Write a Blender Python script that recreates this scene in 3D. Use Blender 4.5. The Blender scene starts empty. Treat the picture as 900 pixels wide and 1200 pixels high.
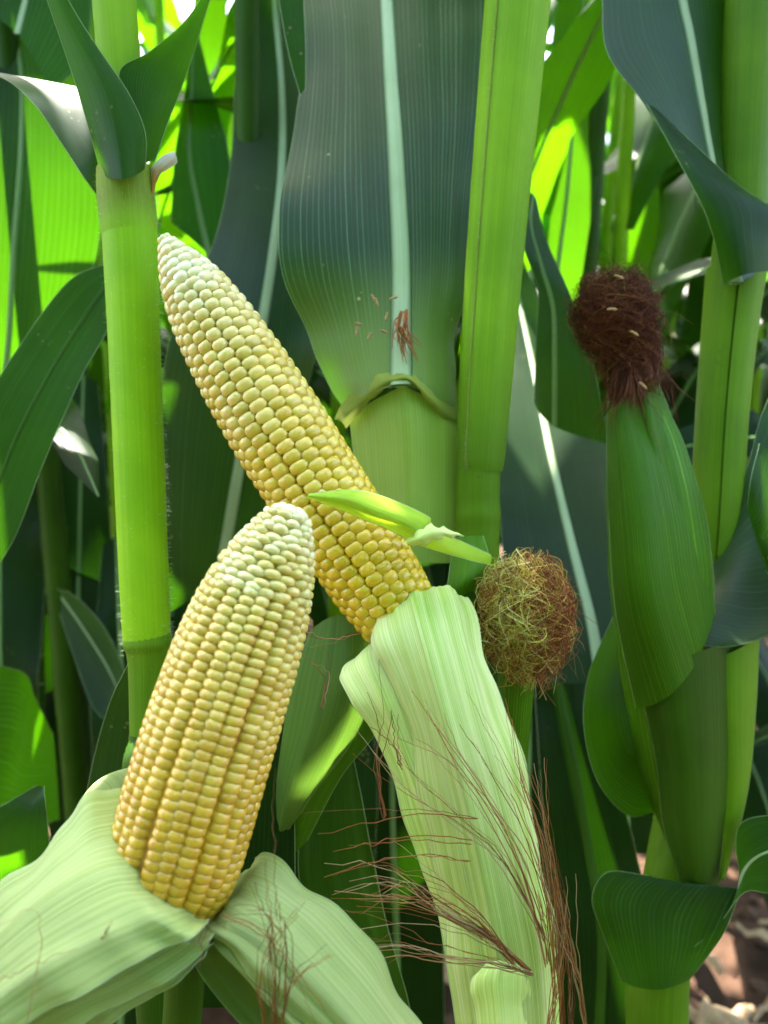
import bpy, math, random
import numpy as np
from mathutils import Vector, Matrix

random.seed(7)
rng = np.random.default_rng(7)
scene = bpy.context.scene
COL = scene.collection
R = math.radians

# ---------------------------------------------------------------- camera, sky, sun, exposure
CAM_H, PITCH, FPX = 1.10, R(12.0), 1000.0
cam_d = bpy.data.cameras.new("camera")
cam = bpy.data.objects.new("camera", cam_d)
COL.objects.link(cam)
cam.location = (0, 0, CAM_H)
cam.rotation_euler = (R(90) - PITCH, 0, 0)
cam_d.sensor_fit = 'VERTICAL'
cam_d.sensor_height = 36.0
cam_d.lens = 36.0 * FPX / 1200.0
cam_d.clip_start = 0.01
cam_d.clip_end = 500
cam_d.dof.use_dof = True
cam_d.dof.focus_distance = 0.39
cam_d.dof.aperture_fstop = 8.0
scene.camera = cam

SUN_EL, SUN_AZ = R(58), R(-20)          # azimuth measured from +Y (view direction) towards +X
world = bpy.data.worlds.new("World")
scene.world = world
world.use_nodes = True
wn = world.node_tree.nodes
wl = world.node_tree.links
bg = wn["Background"]
sky = wn.new("ShaderNodeTexSky")
sky.sky_type = 'NISHITA'
sky.sun_disc = False
sky.sun_elevation = SUN_EL
sky.sun_rotation = SUN_AZ
sky.dust_density = 3.0
sky.ozone_density = 1.0
wl.new(sky.outputs[0], bg.inputs[0])
bg.inputs[1].default_value = 0.15
sun_d = bpy.data.lights.new("sun", 'SUN')
sun_d.energy = 5.0
sun_d.angle = R(0.5)
sun_d.color = (1.0, 0.95, 0.86)
sun = bpy.data.objects.new("sun", sun_d)
COL.objects.link(sun)
sun_dir = Vector((math.sin(SUN_AZ) * math.cos(SUN_EL), math.cos(SUN_AZ) * math.cos(SUN_EL), math.sin(SUN_EL)))
sun.rotation_euler = sun_dir.to_track_quat('Z', 'Y').to_euler()
sun.location = sun_dir * 20
scene.view_settings.view_transform = 'Standard'
scene.view_settings.look = 'None'
scene.view_settings.exposure = 2.95
scene.view_settings.gamma = 1.0
scene.cycles.max_bounces = 6
scene.cycles.transmission_bounces = 5
scene.cycles.diffuse_bounces = 2
scene.cycles.sample_clamp_indirect = 6.0
scene.cycles.use_denoising = True
scene.cycles.use_adaptive_sampling = True
scene.cycles.adaptive_threshold = 0.035

CF = np.array([0, math.cos(PITCH), -math.sin(PITCH)])
CU = np.array([0, math.sin(PITCH), math.cos(PITCH)])
CR = np.array([1.0, 0, 0])
CO = np.array([0, 0, CAM_H])


def P(px, py, d):
    """world point seen at photo pixel (px, py) at depth d metres along the view axis"""
    return CO + CF * d + CR * ((px - 450) / FPX * d) + CU * (-(py - 600) / FPX * d)


# ---------------------------------------------------------------- materials
def nodes_of(m):
    m.use_nodes = True
    nt = m.node_tree
    nt.nodes.clear()
    return nt


def N(nt, t, **kw):
    n = nt.nodes.new(t)
    for k, v in kw.items():
        setattr(n, k, v)
    return n


def math_n(nt, op, a, b=None, clamp=False):
    n = N(nt, "ShaderNodeMath", operation=op)
    n.use_clamp = clamp
    for i, v in enumerate((a, b)):
        if v is None:
            continue
        if isinstance(v, (int, float)):
            n.inputs[i].default_value = v
        else:
            nt.links.new(v, n.inputs[i])
    return n.outputs[0]


def mix_c(nt, fac, a, b, mode='MIX'):
    n = N(nt, "ShaderNodeMix", data_type='RGBA', blend_type=mode)
    for sock, v in ((n.inputs[0], fac), (n.inputs[6], a), (n.inputs[7], b)):
        if isinstance(v, (int, float)):
            sock.default_value = v
        elif isinstance(v, tuple):
            sock.default_value = (*v, 1) if len(v) == 3 else v
        else:
            nt.links.new(v, sock)
    return n.outputs[2]


def ramp(nt, fac, stops, interp='LINEAR'):
    n = N(nt, "ShaderNodeValToRGB")
    n.color_ramp.interpolation = interp
    el = n.color_ramp.elements
    while len(el) > 1:
        el.remove(el[-1])
    for i, (p, c) in enumerate(stops):
        e = el[0] if i == 0 else el.new(p)
        e.position = p
        e.color = (*c, 1)
    nt.links.new(fac, n.inputs[0])
    return n.outputs[0]


def noise(nt, vec, scale, detail=3, rough=0.55):
    n = N(nt, "ShaderNodeTexNoise")
    n.inputs['Scale'].default_value = scale
    n.inputs['Detail'].default_value = detail
    n.inputs['Roughness'].default_value = rough
    if vec is not None:
        nt.links.new(vec, n.inputs['Vector'])
    return n.outputs[0]


def smooth01(nt, x, a, b):
    n = N(nt, "ShaderNodeMapRange", interpolation_type='SMOOTHSTEP')
    nt.links.new(x, n.inputs[0])
    n.inputs[1].default_value = a
    n.inputs[2].default_value = b
    return n.outputs[0]


def green(name, c1, c2, trans, veins=40, vein_c=(0.3, 0.42, 0.2), vein_amt=0.4, rough=0.42, tmix=0.4,
          bump=0.25, spec=0.5, streak=0.35, spots=0.0, spot_c=(0.55, 0.45, 0.2), vein_w=0.10, coat=0.0, grad=None, edge_c=None):
    """plant tissue: fine parallel veins running along UV.y, translucent"""
    m = bpy.data.materials.new(name)
    nt = nodes_of(m)
    out = N(nt, "ShaderNodeOutputMaterial")
    uv = N(nt, "ShaderNodeUVMap")
    uv.uv_map = "UVMap"
    sep = N(nt, "ShaderNodeSeparateXYZ")
    nt.links.new(uv.outputs[0], sep.inputs[0])
    v = sep.outputs[1]
    tc = N(nt, "ShaderNodeTexCoord")
    wob = noise(nt, uv.outputs[0], 9.0, 2)
    u = math_n(nt, 'ADD', sep.outputs[0], math_n(nt, 'MULTIPLY', math_n(nt, 'SUBTRACT', wob, 0.5), 0.012))
    oi = N(nt, "ShaderNodeObjectInfo")
    # streaks stretched along the length
    comb = N(nt, "ShaderNodeCombineXYZ")
    nt.links.new(math_n(nt, 'MULTIPLY', u, veins * 0.9), comb.inputs[0])
    nt.links.new(math_n(nt, 'MULTIPLY', v, 5.0), comb.inputs[1])
    nt.links.new(math_n(nt, 'MULTIPLY', oi.outputs['Random'], 50.0), comb.inputs[2])
    st = noise(nt, comb.outputs[0], 1.0, 4, 0.65)
    big = noise(nt, tc.outputs['Object'], 14.0, 3)
    fac = smooth01(nt, math_n(nt, 'ADD', math_n(nt, 'MULTIPLY', st, streak), math_n(nt, 'MULTIPLY', big, 1 - streak)), 0.30, 0.68)
    base = mix_c(nt, fac, c1, c2)
    if grad:                                   # (colour, from v, to v): tissue colour fading towards one end
        g = smooth01(nt, v, grad[1], grad[2])
        base = mix_c(nt, g, base, grad[0])
    if edge_c:                                 # ribs: greener towards both sides
        e_ = math_n(nt, 'ABSOLUTE', math_n(nt, 'SINE', math_n(nt, 'MULTIPLY', u, 2 * math.pi)))
        base = mix_c(nt, smooth01(nt, e_, 0.95, 0.25), base, edge_c)
    fr = math_n(nt, 'FRACT', math_n(nt, 'MULTIPLY', u, float(veins)))
    tri = math_n(nt, 'ABSOLUTE', math_n(nt, 'SUBTRACT', fr, 0.5))
    vein = smooth01(nt, tri, vein_w, 0.0)
    fr2 = math_n(nt, 'FRACT', math_n(nt, 'MULTIPLY', u, float(veins) * 4))
    fine = math_n(nt, 'ABSOLUTE', math_n(nt, 'SUBTRACT', fr2, 0.5))
    wn_ = N(nt, "ShaderNodeTexWhiteNoise", noise_dimensions='1D')
    nt.links.new(math_n(nt, 'ADD', math_n(nt, 'FLOOR', math_n(nt, 'MULTIPLY', u, float(veins))), math_n(nt, 'MULTIPLY', oi.outputs['Random'], 99.0)), wn_.inputs['W'])
    vein = math_n(nt, 'MULTIPLY', vein, math_n(nt, 'ADD', math_n(nt, 'MULTIPLY', wn_.outputs['Value'], 0.8), 0.25))
    vfac = math_n(nt, 'MULTIPLY', vein, math_n(nt, 'MULTIPLY', smooth01(nt, st, 0.25, 0.6), vein_amt))
    base = mix_c(nt, vfac, base, vein_c)
    base = mix_c(nt, math_n(nt, 'MULTIPLY', fine, vein_amt * 0.35), base, vein_c)
    tcol = mix_c(nt, fac, tuple(x * 0.8 for x in trans), trans)
    tcol = mix_c(nt, math_n(nt, 'MULTIPLY', vein, 0.35), tcol, tuple(min(1, x * 1.3 + 0.05) for x in trans))
    if spots > 0:
        vo = N(nt, "ShaderNodeTexVoronoi")
        vo.inputs['Scale'].default_value = 210
        vo.inputs['Randomness'].default_value = 1.0
        nt.links.new(tc.outputs['Object'], vo.inputs['Vector'])
        gate = smooth01(nt, noise(nt, tc.outputs['Object'], 26, 4), 0.62, 0.70)
        s = math_n(nt, 'MULTIPLY', smooth01(nt, vo.outputs['Distance'], 0.26, 0.16), math_n(nt, 'MULTIPLY', gate, spots))
        base = mix_c(nt, s, base, spot_c)
        tcol = mix_c(nt, s, tcol, spot_c)
    hsv = N(nt, "ShaderNodeHueSaturation")
    nt.links.new(base, hsv.inputs['Color'])
    nt.links.new(math_n(nt, 'ADD', math_n(nt, 'MULTIPLY', oi.outputs['Random'], 0.3), 0.85), hsv.inputs['Value'])
    p = N(nt, "ShaderNodeBsdfPrincipled")
    nt.links.new(hsv.outputs[0], p.inputs['Base Color'])
    rn = math_n(nt, 'ADD', math_n(nt, 'MULTIPLY', big, 0.2), rough - 0.1)
    nt.links.new(rn, p.inputs['Roughness'])
    p.inputs['Specular IOR Level'].default_value = spec
    p.inputs['Coat Weight'].default_value = coat
    p.inputs['Coat Roughness'].default_value = 0.3
    bh = math_n(nt, 'ADD', math_n(nt, 'MULTIPLY', vein, 0.6), math_n(nt, 'ADD', math_n(nt, 'MULTIPLY', fine, 0.4), math_n(nt, 'MULTIPLY', st, 0.8)))
    b = N(nt, "ShaderNodeBump")
    b.inputs['Strength'].default_value = bump
    b.inputs['Distance'].default_value = 0.0022 if name.startswith('husk') else 0.0006
    nt.links.new(bh, b.inputs['Height'])
    nt.links.new(b.outputs[0], p.inputs['Normal'])
    if tmix > 0:
        t = N(nt, "ShaderNodeBsdfTranslucent")
        nt.links.new(tcol, t.inputs[0])
        mx = N(nt, "ShaderNodeMixShader")
        mx.inputs[0].default_value = tmix
        nt.links.new(p.outputs[0], mx.inputs[1])
        nt.links.new(t.outputs[0], mx.inputs[2])
        nt.links.new(mx.outputs[0], out.inputs[0])
    else:
        nt.links.new(p.outputs[0], out.inputs[0])
    return m


def plain(name, c1, c2, scale=40.0, rough=0.6, sss=0.0, bump=0.0, spec=0.4):
    m = bpy.data.materials.new(name)
    nt = nodes_of(m)
    out = N(nt, "ShaderNodeOutputMaterial")
    tc = N(nt, "ShaderNodeTexCoord")
    n = noise(nt, tc.outputs['Object'], scale, 5, 0.6)
    p = N(nt, "ShaderNodeBsdfPrincipled")
    nt.links.new(mix_c(nt, smooth01(nt, n, 0.3, 0.7), c1, c2), p.inputs['Base Color'])
    p.inputs['Roughness'].default_value = rough
    p.inputs['Specular IOR Level'].default_value = spec
    if sss:
        p.inputs['Subsurface Weight'].default_value = sss
        p.inputs['Subsurface Radius'].default_value = (1.0, 0.7, 0.3)
        p.inputs['Subsurface Scale'].default_value = 0.002
    if bump:
        b = N(nt, "ShaderNodeBump")
        b.inputs['Strength'].default_value = bump
        b.inputs['Distance'].default_value = 0.002
        nt.links.new(n, b.inputs['Height'])
        nt.links.new(b.outputs[0], p.inputs['Normal'])
    nt.links.new(p.outputs[0], out.inputs[0])
    return m


def silk_mat(name):
    m = bpy.data.materials.new(name)
    nt = nodes_of(m)
    out = N(nt, "ShaderNodeOutputMaterial")
    at = N(nt, "ShaderNodeAttribute")
    at.attribute_name = "tint"
    p = N(nt, "ShaderNodeBsdfPrincipled")
    nt.links.new(at.outputs['Color'], p.inputs['Base Color'])
    p.inputs['Roughness'].default_value = 0.5
    p.inputs['Specular IOR Level'].default_value = 0.2
    t = N(nt, "ShaderNodeBsdfTranslucent")
    nt.links.new(at.outputs['Color'], t.inputs[0])
    mx = N(nt, "ShaderNodeMixShader")
    mx.inputs[0].default_value = 0.25
    nt.links.new(p.outputs[0], mx.inputs[1])
    nt.links.new(t.outputs[0], mx.inputs[2])
    nt.links.new(mx.outputs[0], out.inputs[0])
    return m


def kernel_mat(name, ear, length, stops):
    m = bpy.data.materials.new(name)
    nt = nodes_of(m)
    out = N(nt, "ShaderNodeOutputMaterial")
    tc = N(nt, "ShaderNodeTexCoord")
    tc.object = ear
    sep = N(nt, "ShaderNodeSeparateXYZ")
    nt.links.new(tc.outputs['Object'], sep.inputs[0])
    geo = N(nt, "ShaderNodeNewGeometry")
    oi = N(nt, "ShaderNodeObjectInfo")
    rnd = math_n(nt, 'FRACT', math_n(nt, 'ADD', geo.outputs['Random Per Island'], oi.outputs['Random']))
    z = math_n(nt, 'MULTIPLY', sep.outputs[2], 1.0 / length)
    big = noise(nt, tc.outputs['Object'], 45, 2)
    z2 = math_n(nt, 'ADD', z, math_n(nt, 'ADD', math_n(nt, 'MULTIPLY', rnd, 0.16), math_n(nt, 'MULTIPLY', math_n(nt, 'SUBTRACT', big, 0.62), 0.5)))
    c = ramp(nt, z2, stops)
    c = mix_c(nt, math_n(nt, 'MULTIPLY', smooth01(nt, rnd, 0.80, 1.0), 0.35), c, (0.66, 0.36, 0.04))
    hs = N(nt, "ShaderNodeHueSaturation")
    nt.links.new(c, hs.inputs['Color'])
    nt.links.new(math_n(nt, 'ADD', math_n(nt, 'MULTIPLY', rnd, 0.22), 0.88), hs.inputs['Value'])
    # small marks on a few skins
    spk = smooth01(nt, noise(nt, tc.outputs['Object'], 900, 1), 0.77, 0.83)
    c = mix_c(nt, math_n(nt, 'MULTIPLY', spk, 0.5), hs.outputs[0], (0.35, 0.16, 0.05))
    p = N(nt, "ShaderNodeBsdfPrincipled")
    nt.links.new(c, p.inputs['Base Color'])
    p.inputs['Roughness'].default_value = 0.24
    p.inputs['Specular IOR Level'].default_value = 0.55
    p.inputs['Coat Weight'].default_value = 0.45
    p.inputs['Coat Roughness'].default_value = 0.2
    p.inputs['Subsurface Weight'].default_value = 0.40
    p.inputs['Subsurface Radius'].default_value = (1.0, 0.62, 0.2)
    p.inputs['Subsurface Scale'].default_value = 0.0022
    b = N(nt, "ShaderNodeBump")
    b.inputs['Strength'].default_value = 0.12
    b.inputs['Distance'].default_value = 0.0005
    nt.links.new(noise(nt, tc.outputs['Object'], 420, 3), b.inputs['Height'])
    nt.links.new(b.outputs[0], p.inputs['Normal'])
    nt.links.new(p.outputs[0], out.inputs[0])
    return m


M = {}
M['leaf'] = green('leaf_blade', (0.002, 0.010, 0.001), (0.0045, 0.019, 0.0015), (0.16, 0.58, 0.001), veins=26, vein_c=(0.15, 0.27, 0.12),
                  vein_amt=0.6, rough=0.36, tmix=0.27, spots=0.5, spec=0.075)
M['leaf_slate'] = green('leaf_waxy', (0.003, 0.014, 0.002), (0.006, 0.026, 0.003), (0.14, 0.52, 0.001), veins=30, vein_c=(0.13, 0.24, 0.11),
                        vein_amt=0.4, rough=0.38, tmix=0.12, spots=0.3, spec=0.30)
M['leaf_lit_tone'] = green('leaf_lit_tone', (0.014, 0.055, 0.002), (0.026, 0.085, 0.004), (0.14, 0.52, 0.001), veins=22, vein_c=(0.10, 0.22, 0.04), vein_amt=0.5,
                      rough=0.4, tmix=0.15, spots=0.3, spec=0.12)  # lighter green, moderate sunlight on the diagonal leaf put into the colour
M['husk_edge'] = green('husk_edge', (0.50, 0.60, 0.30), (0.60, 0.70, 0.42), (0.5, 0.6, 0.2), veins=3, vein_amt=0.1, rough=0.5, tmix=0.3, bump=0)
M['leaf_low_shade'] = green('leaf_shade_toned', (0.0025, 0.011, 0.0008), (0.005, 0.020, 0.0015), (0.12, 0.5, 0.001), veins=20, vein_c=(0.06, 0.12, 0.03), vein_amt=0.4,
                      rough=0.4, tmix=0.06, spots=0.4, spec=0.10)  # deep shade of the low background put into a duller, less translucent leaf
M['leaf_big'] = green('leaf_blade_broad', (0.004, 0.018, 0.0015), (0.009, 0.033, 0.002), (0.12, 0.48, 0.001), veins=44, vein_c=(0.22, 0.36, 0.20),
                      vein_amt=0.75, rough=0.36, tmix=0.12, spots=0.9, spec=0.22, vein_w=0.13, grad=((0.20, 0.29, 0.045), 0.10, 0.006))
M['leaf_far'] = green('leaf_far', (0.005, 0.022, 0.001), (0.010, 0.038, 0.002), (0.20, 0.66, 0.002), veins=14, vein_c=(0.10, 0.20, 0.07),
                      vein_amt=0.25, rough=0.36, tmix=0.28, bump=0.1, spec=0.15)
M['rib'] = green('midrib', (0.34, 0.45, 0.22), (0.46, 0.57, 0.33), (0.3, 0.5, 0.1), veins=10, vein_c=(0.5, 0.6, 0.36), vein_amt=0.3,
                 rough=0.5, tmix=0.15, edge_c=(0.05, 0.12, 0.03), spec=.25)
M['rib_far'] = green('midrib_far', (0.13, 0.25, 0.05), (0.19, 0.33, 0.09), (0.25, 0.5, 0.04), veins=4, vein_amt=0.1, rough=0.5, tmix=0.2)
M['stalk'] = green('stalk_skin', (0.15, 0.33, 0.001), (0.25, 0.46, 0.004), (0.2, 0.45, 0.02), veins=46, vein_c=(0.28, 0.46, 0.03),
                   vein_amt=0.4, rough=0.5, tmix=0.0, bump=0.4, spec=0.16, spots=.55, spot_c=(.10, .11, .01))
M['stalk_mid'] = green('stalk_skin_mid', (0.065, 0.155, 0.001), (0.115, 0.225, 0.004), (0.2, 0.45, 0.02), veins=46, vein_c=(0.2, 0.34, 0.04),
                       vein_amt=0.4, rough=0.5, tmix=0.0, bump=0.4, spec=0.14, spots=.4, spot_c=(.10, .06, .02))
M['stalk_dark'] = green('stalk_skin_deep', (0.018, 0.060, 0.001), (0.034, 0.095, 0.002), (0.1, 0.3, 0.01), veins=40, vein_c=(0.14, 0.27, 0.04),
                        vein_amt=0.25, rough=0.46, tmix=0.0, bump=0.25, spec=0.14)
M['sheath'] = green('leaf_sheath', (0.13, 0.28, 0.001), (0.21, 0.40, 0.005), (0.3, 0.55, 0.03), veins=52, vein_c=(0.34, 0.50, 0.08),
                    vein_amt=0.5, rough=0.5, tmix=0.12, bump=0.5, spots=0.25, spot_c=(0.2, 0.1, 0.04), spec=0.16, grad=((0.075, 0.17, 0.002), 0.09, 0.0))
M['sheath_pale'] = green('leaf_sheath_pale', (0.17, 0.28, 0.02), (0.25, 0.37, 0.045), (0.4, 0.6, 0.08), veins=34, vein_c=(0.46, 0.60, 0.26),
                         vein_amt=0.55, rough=0.5, tmix=0.18, bump=0.35, spots=0.6, spot_c=(0.22, 0.11, 0.04), spec=0.3)
M['collar'] = green('leaf_collar', (0.17, 0.24, 0.02), (0.28, 0.34, 0.06), (0.4, 0.5, 0.1), veins=14, vein_c=(0.26, 0.17, 0.07), vein_amt=0.4,
                    rough=0.7, tmix=0.1, spots=0.9, spot_c=(0.20, 0.10, 0.04), spec=0.2, bump=.6)
M['collar_green'] = green('collar_green', (0.12, 0.19, 0.006), (0.19, 0.26, 0.015), (0.4, 0.5, 0.1), veins=24, vein_c=(0.36, 0.42, 0.12), vein_amt=0.4,
                          rough=0.6, tmix=0.05, spots=0.5, spot_c=(0.22, 0.16, 0.03), spec=0.2, bump=.5, grad=((0.20, 0.39, 0.003), 0.022, 0.001))
M['husk'] = green('husk_pale', (0.21, 0.31, 0.035), (0.48, 0.56, 0.18), (0.5, 0.7, 0.2), veins=64, vein_c=(0.58, 0.67, 0.36), vein_amt=0.95, vein_w=0.22,
                  rough=0.42, tmix=0.15, bump=0.45, streak=0.6, spec=0.35)
M['husk_mid'] = green('husk_green', (0.36, 0.60, 0.02), (0.82, 0.88, 0.34), (0.5, 0.75, 0.1), veins=54, vein_c=(0.88, 0.94, 0.52), vein_amt=0.9, vein_w=0.2,
                      rough=0.42, tmix=0.10, bump=0.38, streak=0.6, spec=0.35)
M['husk_sunlit'] = green('husk_sunlit', (0.34, 0.58, 0.02), (0.50, 0.74, 0.06), (0.6, 0.85, 0.03), veins=26, vein_c=(0.66, 0.8, 0.25), vein_amt=0.4,
                         rough=0.4, tmix=0.35, bump=0.5, streak=0.5, spec=0.3)  # bright yellow green stands in for sun on the husk flag
M['husk_deep'] = green('husk_deep', (0.028, 0.095, 0.0005), (0.046, 0.140, 0.001), (0.14, 0.4, 0.01), veins=40, vein_c=(0.17, 0.36, 0.015), vein_amt=0.9, vein_w=0.18,
                       rough=0.42, tmix=0.05, bump=0.35, spec=0.12, streak=0.5)
M['husk_dull'] = green('husk_dull', (0.04, 0.10, 0.006), (0.09, 0.18, 0.015), (0.25, 0.5, 0.05), veins=30, vein_c=(0.3, 0.45, 0.16), vein_amt=0.45,
                       rough=0.45, tmix=0.2, bump=0.4, streak=0.5, spec=0.3)
M['ligule_skin'] = green('ligule_skin', (0.62, 0.56, 0.46), (0.74, 0.70, 0.62), (0.6, 0.5, 0.3), veins=8, vein_c=(0.6, 0.4, 0.2), vein_amt=0.4, rough=0.7, tmix=0.3,
                         bump=.6, spec=.1, grad=((0.42, 0.22, 0.03), 0.022, 0.012))
M['margin'] = green('leaf_margin', (0.20, 0.32, 0.10), (0.40, 0.50, 0.26), (0.45, 0.6, 0.15), veins=3, vein_amt=0.1, rough=0.4, tmix=0.3, bump=0)
M['silk'] = silk_mat('silk')
M['dry'] = plain('dry_tissue', (0.45, 0.28, 0.10), (0.62, 0.45, 0.22), 200, 0.7)
M['ligule'] = plain('dry_ligule', (0.62, 0.42, 0.15), (0.75, 0.68, 0.55), 60, 0.7)
M['hair'] = plain('plant_hair', (0.6, 0.68, 0.5), (0.7, 0.75, 0.6), 50, 0.5)
M['anther'] = plain('anther', (0.30, 0.17, 0.06), (0.44, 0.28, 0.13), 300, 0.7)
M['anther_red'] = plain('anther_red', (0.55, 0.16, 0.04), (0.65, 0.30, 0.12), 300, 0.7)
M['core'] = plain('cob_core', (0.46, 0.27, 0.05), (0.34, 0.10, 0.02), 70, 0.6, sss=0.2)
M['soil'] = plain('soil', (0.045, 0.024, 0.015), (0.10, 0.056, 0.036), 18, 0.95, bump=0.8, spec=0.1)
M['clod'] = plain('soil_clod', (0.06, 0.033, 0.021), (0.13, 0.075, 0.048), 60, 0.95, bump=0.6, spec=0.1)
M['litter'] = plain('leaf_litter', (0.30, 0.18, 0.09), (0.48, 0.34, 0.20), 60, 0.85, bump=0.3, spec=0.2)

# ---------------------------------------------------------------- mesh helpers
LOCS = {}


def thing(name, label, cat, loc, group=None, rot=None):
    o = bpy.data.objects.new(name, None)
    o.empty_display_size = 0.02
    COL.objects.link(o)
    mw = Matrix.Translation(Vector(loc))
    if rot is not None:
        mw = mw @ rot.to_4x4()
    o.matrix_basis = mw
    LOCS[o.name] = np.array(mw.inverted())
    o['label'] = label
    o['category'] = cat
    if group:
        o['group'] = group
    return o


def root_of(o):
    while o.parent is not None:
        o = o.parent
    return o


def mesh_obj(name, verts, faces, mat, parent=None, uvs=None, smooth=True, world=True, colors=None):
    """one mesh object; verts are world coordinates unless world=False"""
    verts = np.asarray(verts, dtype=float)
    if parent is not None and world:
        mi = LOCS.get(root_of(parent).name)
        if mi is not None:
            verts = verts @ mi[:3, :3].T + mi[:3, 3]
    me = bpy.data.meshes.new(name)
    faces = np.asarray(faces, dtype=np.int32)
    k = faces.shape[1]
    me.vertices.add(len(verts))
    me.vertices.foreach_set('co', verts.ravel())
    me.loops.add(faces.size)
    me.loops.foreach_set('vertex_index', faces.ravel())
    me.polygons.add(len(faces))
    me.polygons.foreach_set('loop_start', np.arange(0, faces.size, k, dtype=np.int32))
    me.polygons.foreach_set('loop_total', np.full(len(faces), k, dtype=np.int32))
    me.polygons.foreach_set('use_smooth', np.full(len(faces), smooth))
    if uvs is not None:
        ul = me.uv_layers.new(name="UVMap")
        ul.data.foreach_set('uv', np.asarray(uvs)[faces.ravel()].ravel())
    if colors is not None:
        ca = me.color_attributes.new("tint", 'FLOAT_COLOR', 'POINT')
        c4 = np.ones((len(verts), 4))
        c4[:, :3] = colors
        ca.data.foreach_set('color', c4.ravel())
    me.update()
    me.validate()
    me.materials.append(mat)
    o = bpy.data.objects.new(name, me)
    COL.objects.link(o)
    if parent is not None:
        o.parent = parent
    return o


def cr(pts, n):
    """Catmull-Rom resample of a (k, dim) array to n samples"""
    p = np.asarray(pts, dtype=float)
    k = len(p)
    if k == 2:
        t = np.linspace(0, 1, n)[:, None]
        return p[0] * (1 - t) + p[1] * t
    e = np.vstack([2 * p[0] - p[1], p, 2 * p[-1] - p[-2]])
    t = np.linspace(0, k - 1, n)
    i = np.minimum(t.astype(int), k - 2)
    f = (t - i)[:, None]
    p0, p1, p2, p3 = e[i], e[i + 1], e[i + 2], e[i + 3]
    return 0.5 * (2 * p1 + (p2 - p0) * f + (2 * p0 - 5 * p1 + 4 * p2 - p3) * f ** 2 + (3 * p1 - p0 - 3 * p2 + p3) * f ** 3)


def grid_faces(n, m, wrap=False):
    i = np.arange(n - 1)[:, None]
    j = np.arange(m if wrap else m - 1)[None, :]
    a = i * m + j
    b = i * m + (j + 1) % m
    return np.stack([a, b, b + m, a + m], -1).reshape(-1, 4)


def norm(v):
    return v / np.maximum(np.linalg.norm(v, axis=-1, keepdims=True), 1e-12)


def loft(L, Mi, Rr, n=40, m=15, keel=0.3, ripple=0.0, freq=3.0, ph=0.0, relief=0.0):
    """surface through three guide curves (left margin, midrib, right margin)"""
    L, Mi, Rr = cr(L, n), cr(Mi, n), cr(Rr, n)
    u = np.linspace(-1, 1, m)
    u = np.sign(u) * np.abs(u) ** 0.9
    uu = u[None, :, None]
    Lx, Mx, Rx = L[:, None, :], Mi[:, None, :], Rr[:, None, :]
    quad = Lx * uu * (uu - 1) / 2 + Mx * (1 - uu ** 2) + Rx * uu * (uu + 1) / 2
    lin = np.where(uu < 0, Mx + (Lx - Mx) * -uu, Mx + (Rx - Mx) * uu)
    S = quad * (1 - keel) + lin * keel
    s = np.linspace(0, 1, n)
    if ripple or relief:
        du = norm(np.gradient(S, axis=1))
        ds = norm(np.gradient(S, axis=0))
        nr = norm(np.cross(du, ds))
        env = np.minimum(1, np.minimum(s, 1 - s) * 6)[:, None]
        side = np.where(u < 0, 0.0, 1.9)[None, :]
        w = np.sin(2 * math.pi * freq * s[:, None] + ph + side) + 0.4 * np.sin(2 * math.pi * freq * 2.3 * s[:, None] + 2 * ph + side)
        off = ripple * w * (np.abs(u)[None, :] ** 2) * env
        if relief:
            fold = np.sin(u * 9 + ph)[None, :] + 0.6 * np.sin(u * 17 + ph * 2 + 3 * s[:, None]) + 0.35 * np.sin(u * 41 + 2.1 * s[:, None] + ph) + 0.5 * np.sin(u * 5 + s[:, None] * 11 + ph)
            off = off + relief * fold
        S = S + nr * off[:, :, None]
    ln = np.concatenate([[0], np.cumsum(np.linalg.norm(np.diff(Mi, axis=0), axis=1))])
    U = np.broadcast_to((u[None, :] + 1) / 2, (n, m))
    V = np.broadcast_to(ln[:, None], (n, m))
    return S, np.stack([U, V], -1).reshape(-1, 2), Mi


def tube_verts(path, rad, k=8, flat=1.0, nrm=None):
    path = np.asarray(path)
    n = len(path)
    rad = np.broadcast_to(np.asarray(rad, dtype=float), (n,))
    t = norm(np.gradient(path, axis=0))
    if nrm is None:
        ref = np.array([0.13, 0.95, 0.27])
        a = norm(np.cross(t, ref))
        b = norm(np.cross(a, t))
    else:
        b = norm(nrm - t * np.sum(nrm * t, -1, keepdims=True))
        a = norm(np.cross(b, t))
    th = np.linspace(0, 2 * math.pi, k, endpoint=False)
    ring = np.cos(th)[None, :, None] * a[:, None, :] + np.sin(th)[None, :, None] * b[:, None, :] * flat
    return path[:, None, :] + ring * rad[:, None, None]


def tube(name, path, rad, mat, parent, k=16, flat=1.0, nrm=None, world=True, vscale=1.0):
    """swept round body, closed seam duplicated so that the UV runs clean"""
    V = tube_verts(path, rad, k, flat, nrm)
    n = len(path)
    V = np.concatenate([V, V[:, :1]], axis=1)
    ln = np.concatenate([[0], np.cumsum(np.linalg.norm(np.diff(path, axis=0), axis=1))])
    U = np.broadcast_to(np.linspace(0, 1, k + 1)[None, :], (n, k + 1))
    VV = np.broadcast_to(ln[:, None] * vscale, (n, k + 1))
    uv = np.stack([U, VV], -1).reshape(-1, 2)
    return mesh_obj(name, V.reshape(-1, 3), grid_faces(n, k + 1), mat, parent, uv, world=world)


def surface(name, S, uv, mat, parent, world=True):
    n, m = S.shape[:2]
    return mesh_obj(name, S.reshape(-1, 3), grid_faces(n, m), mat, parent, uv, world=world)


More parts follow.
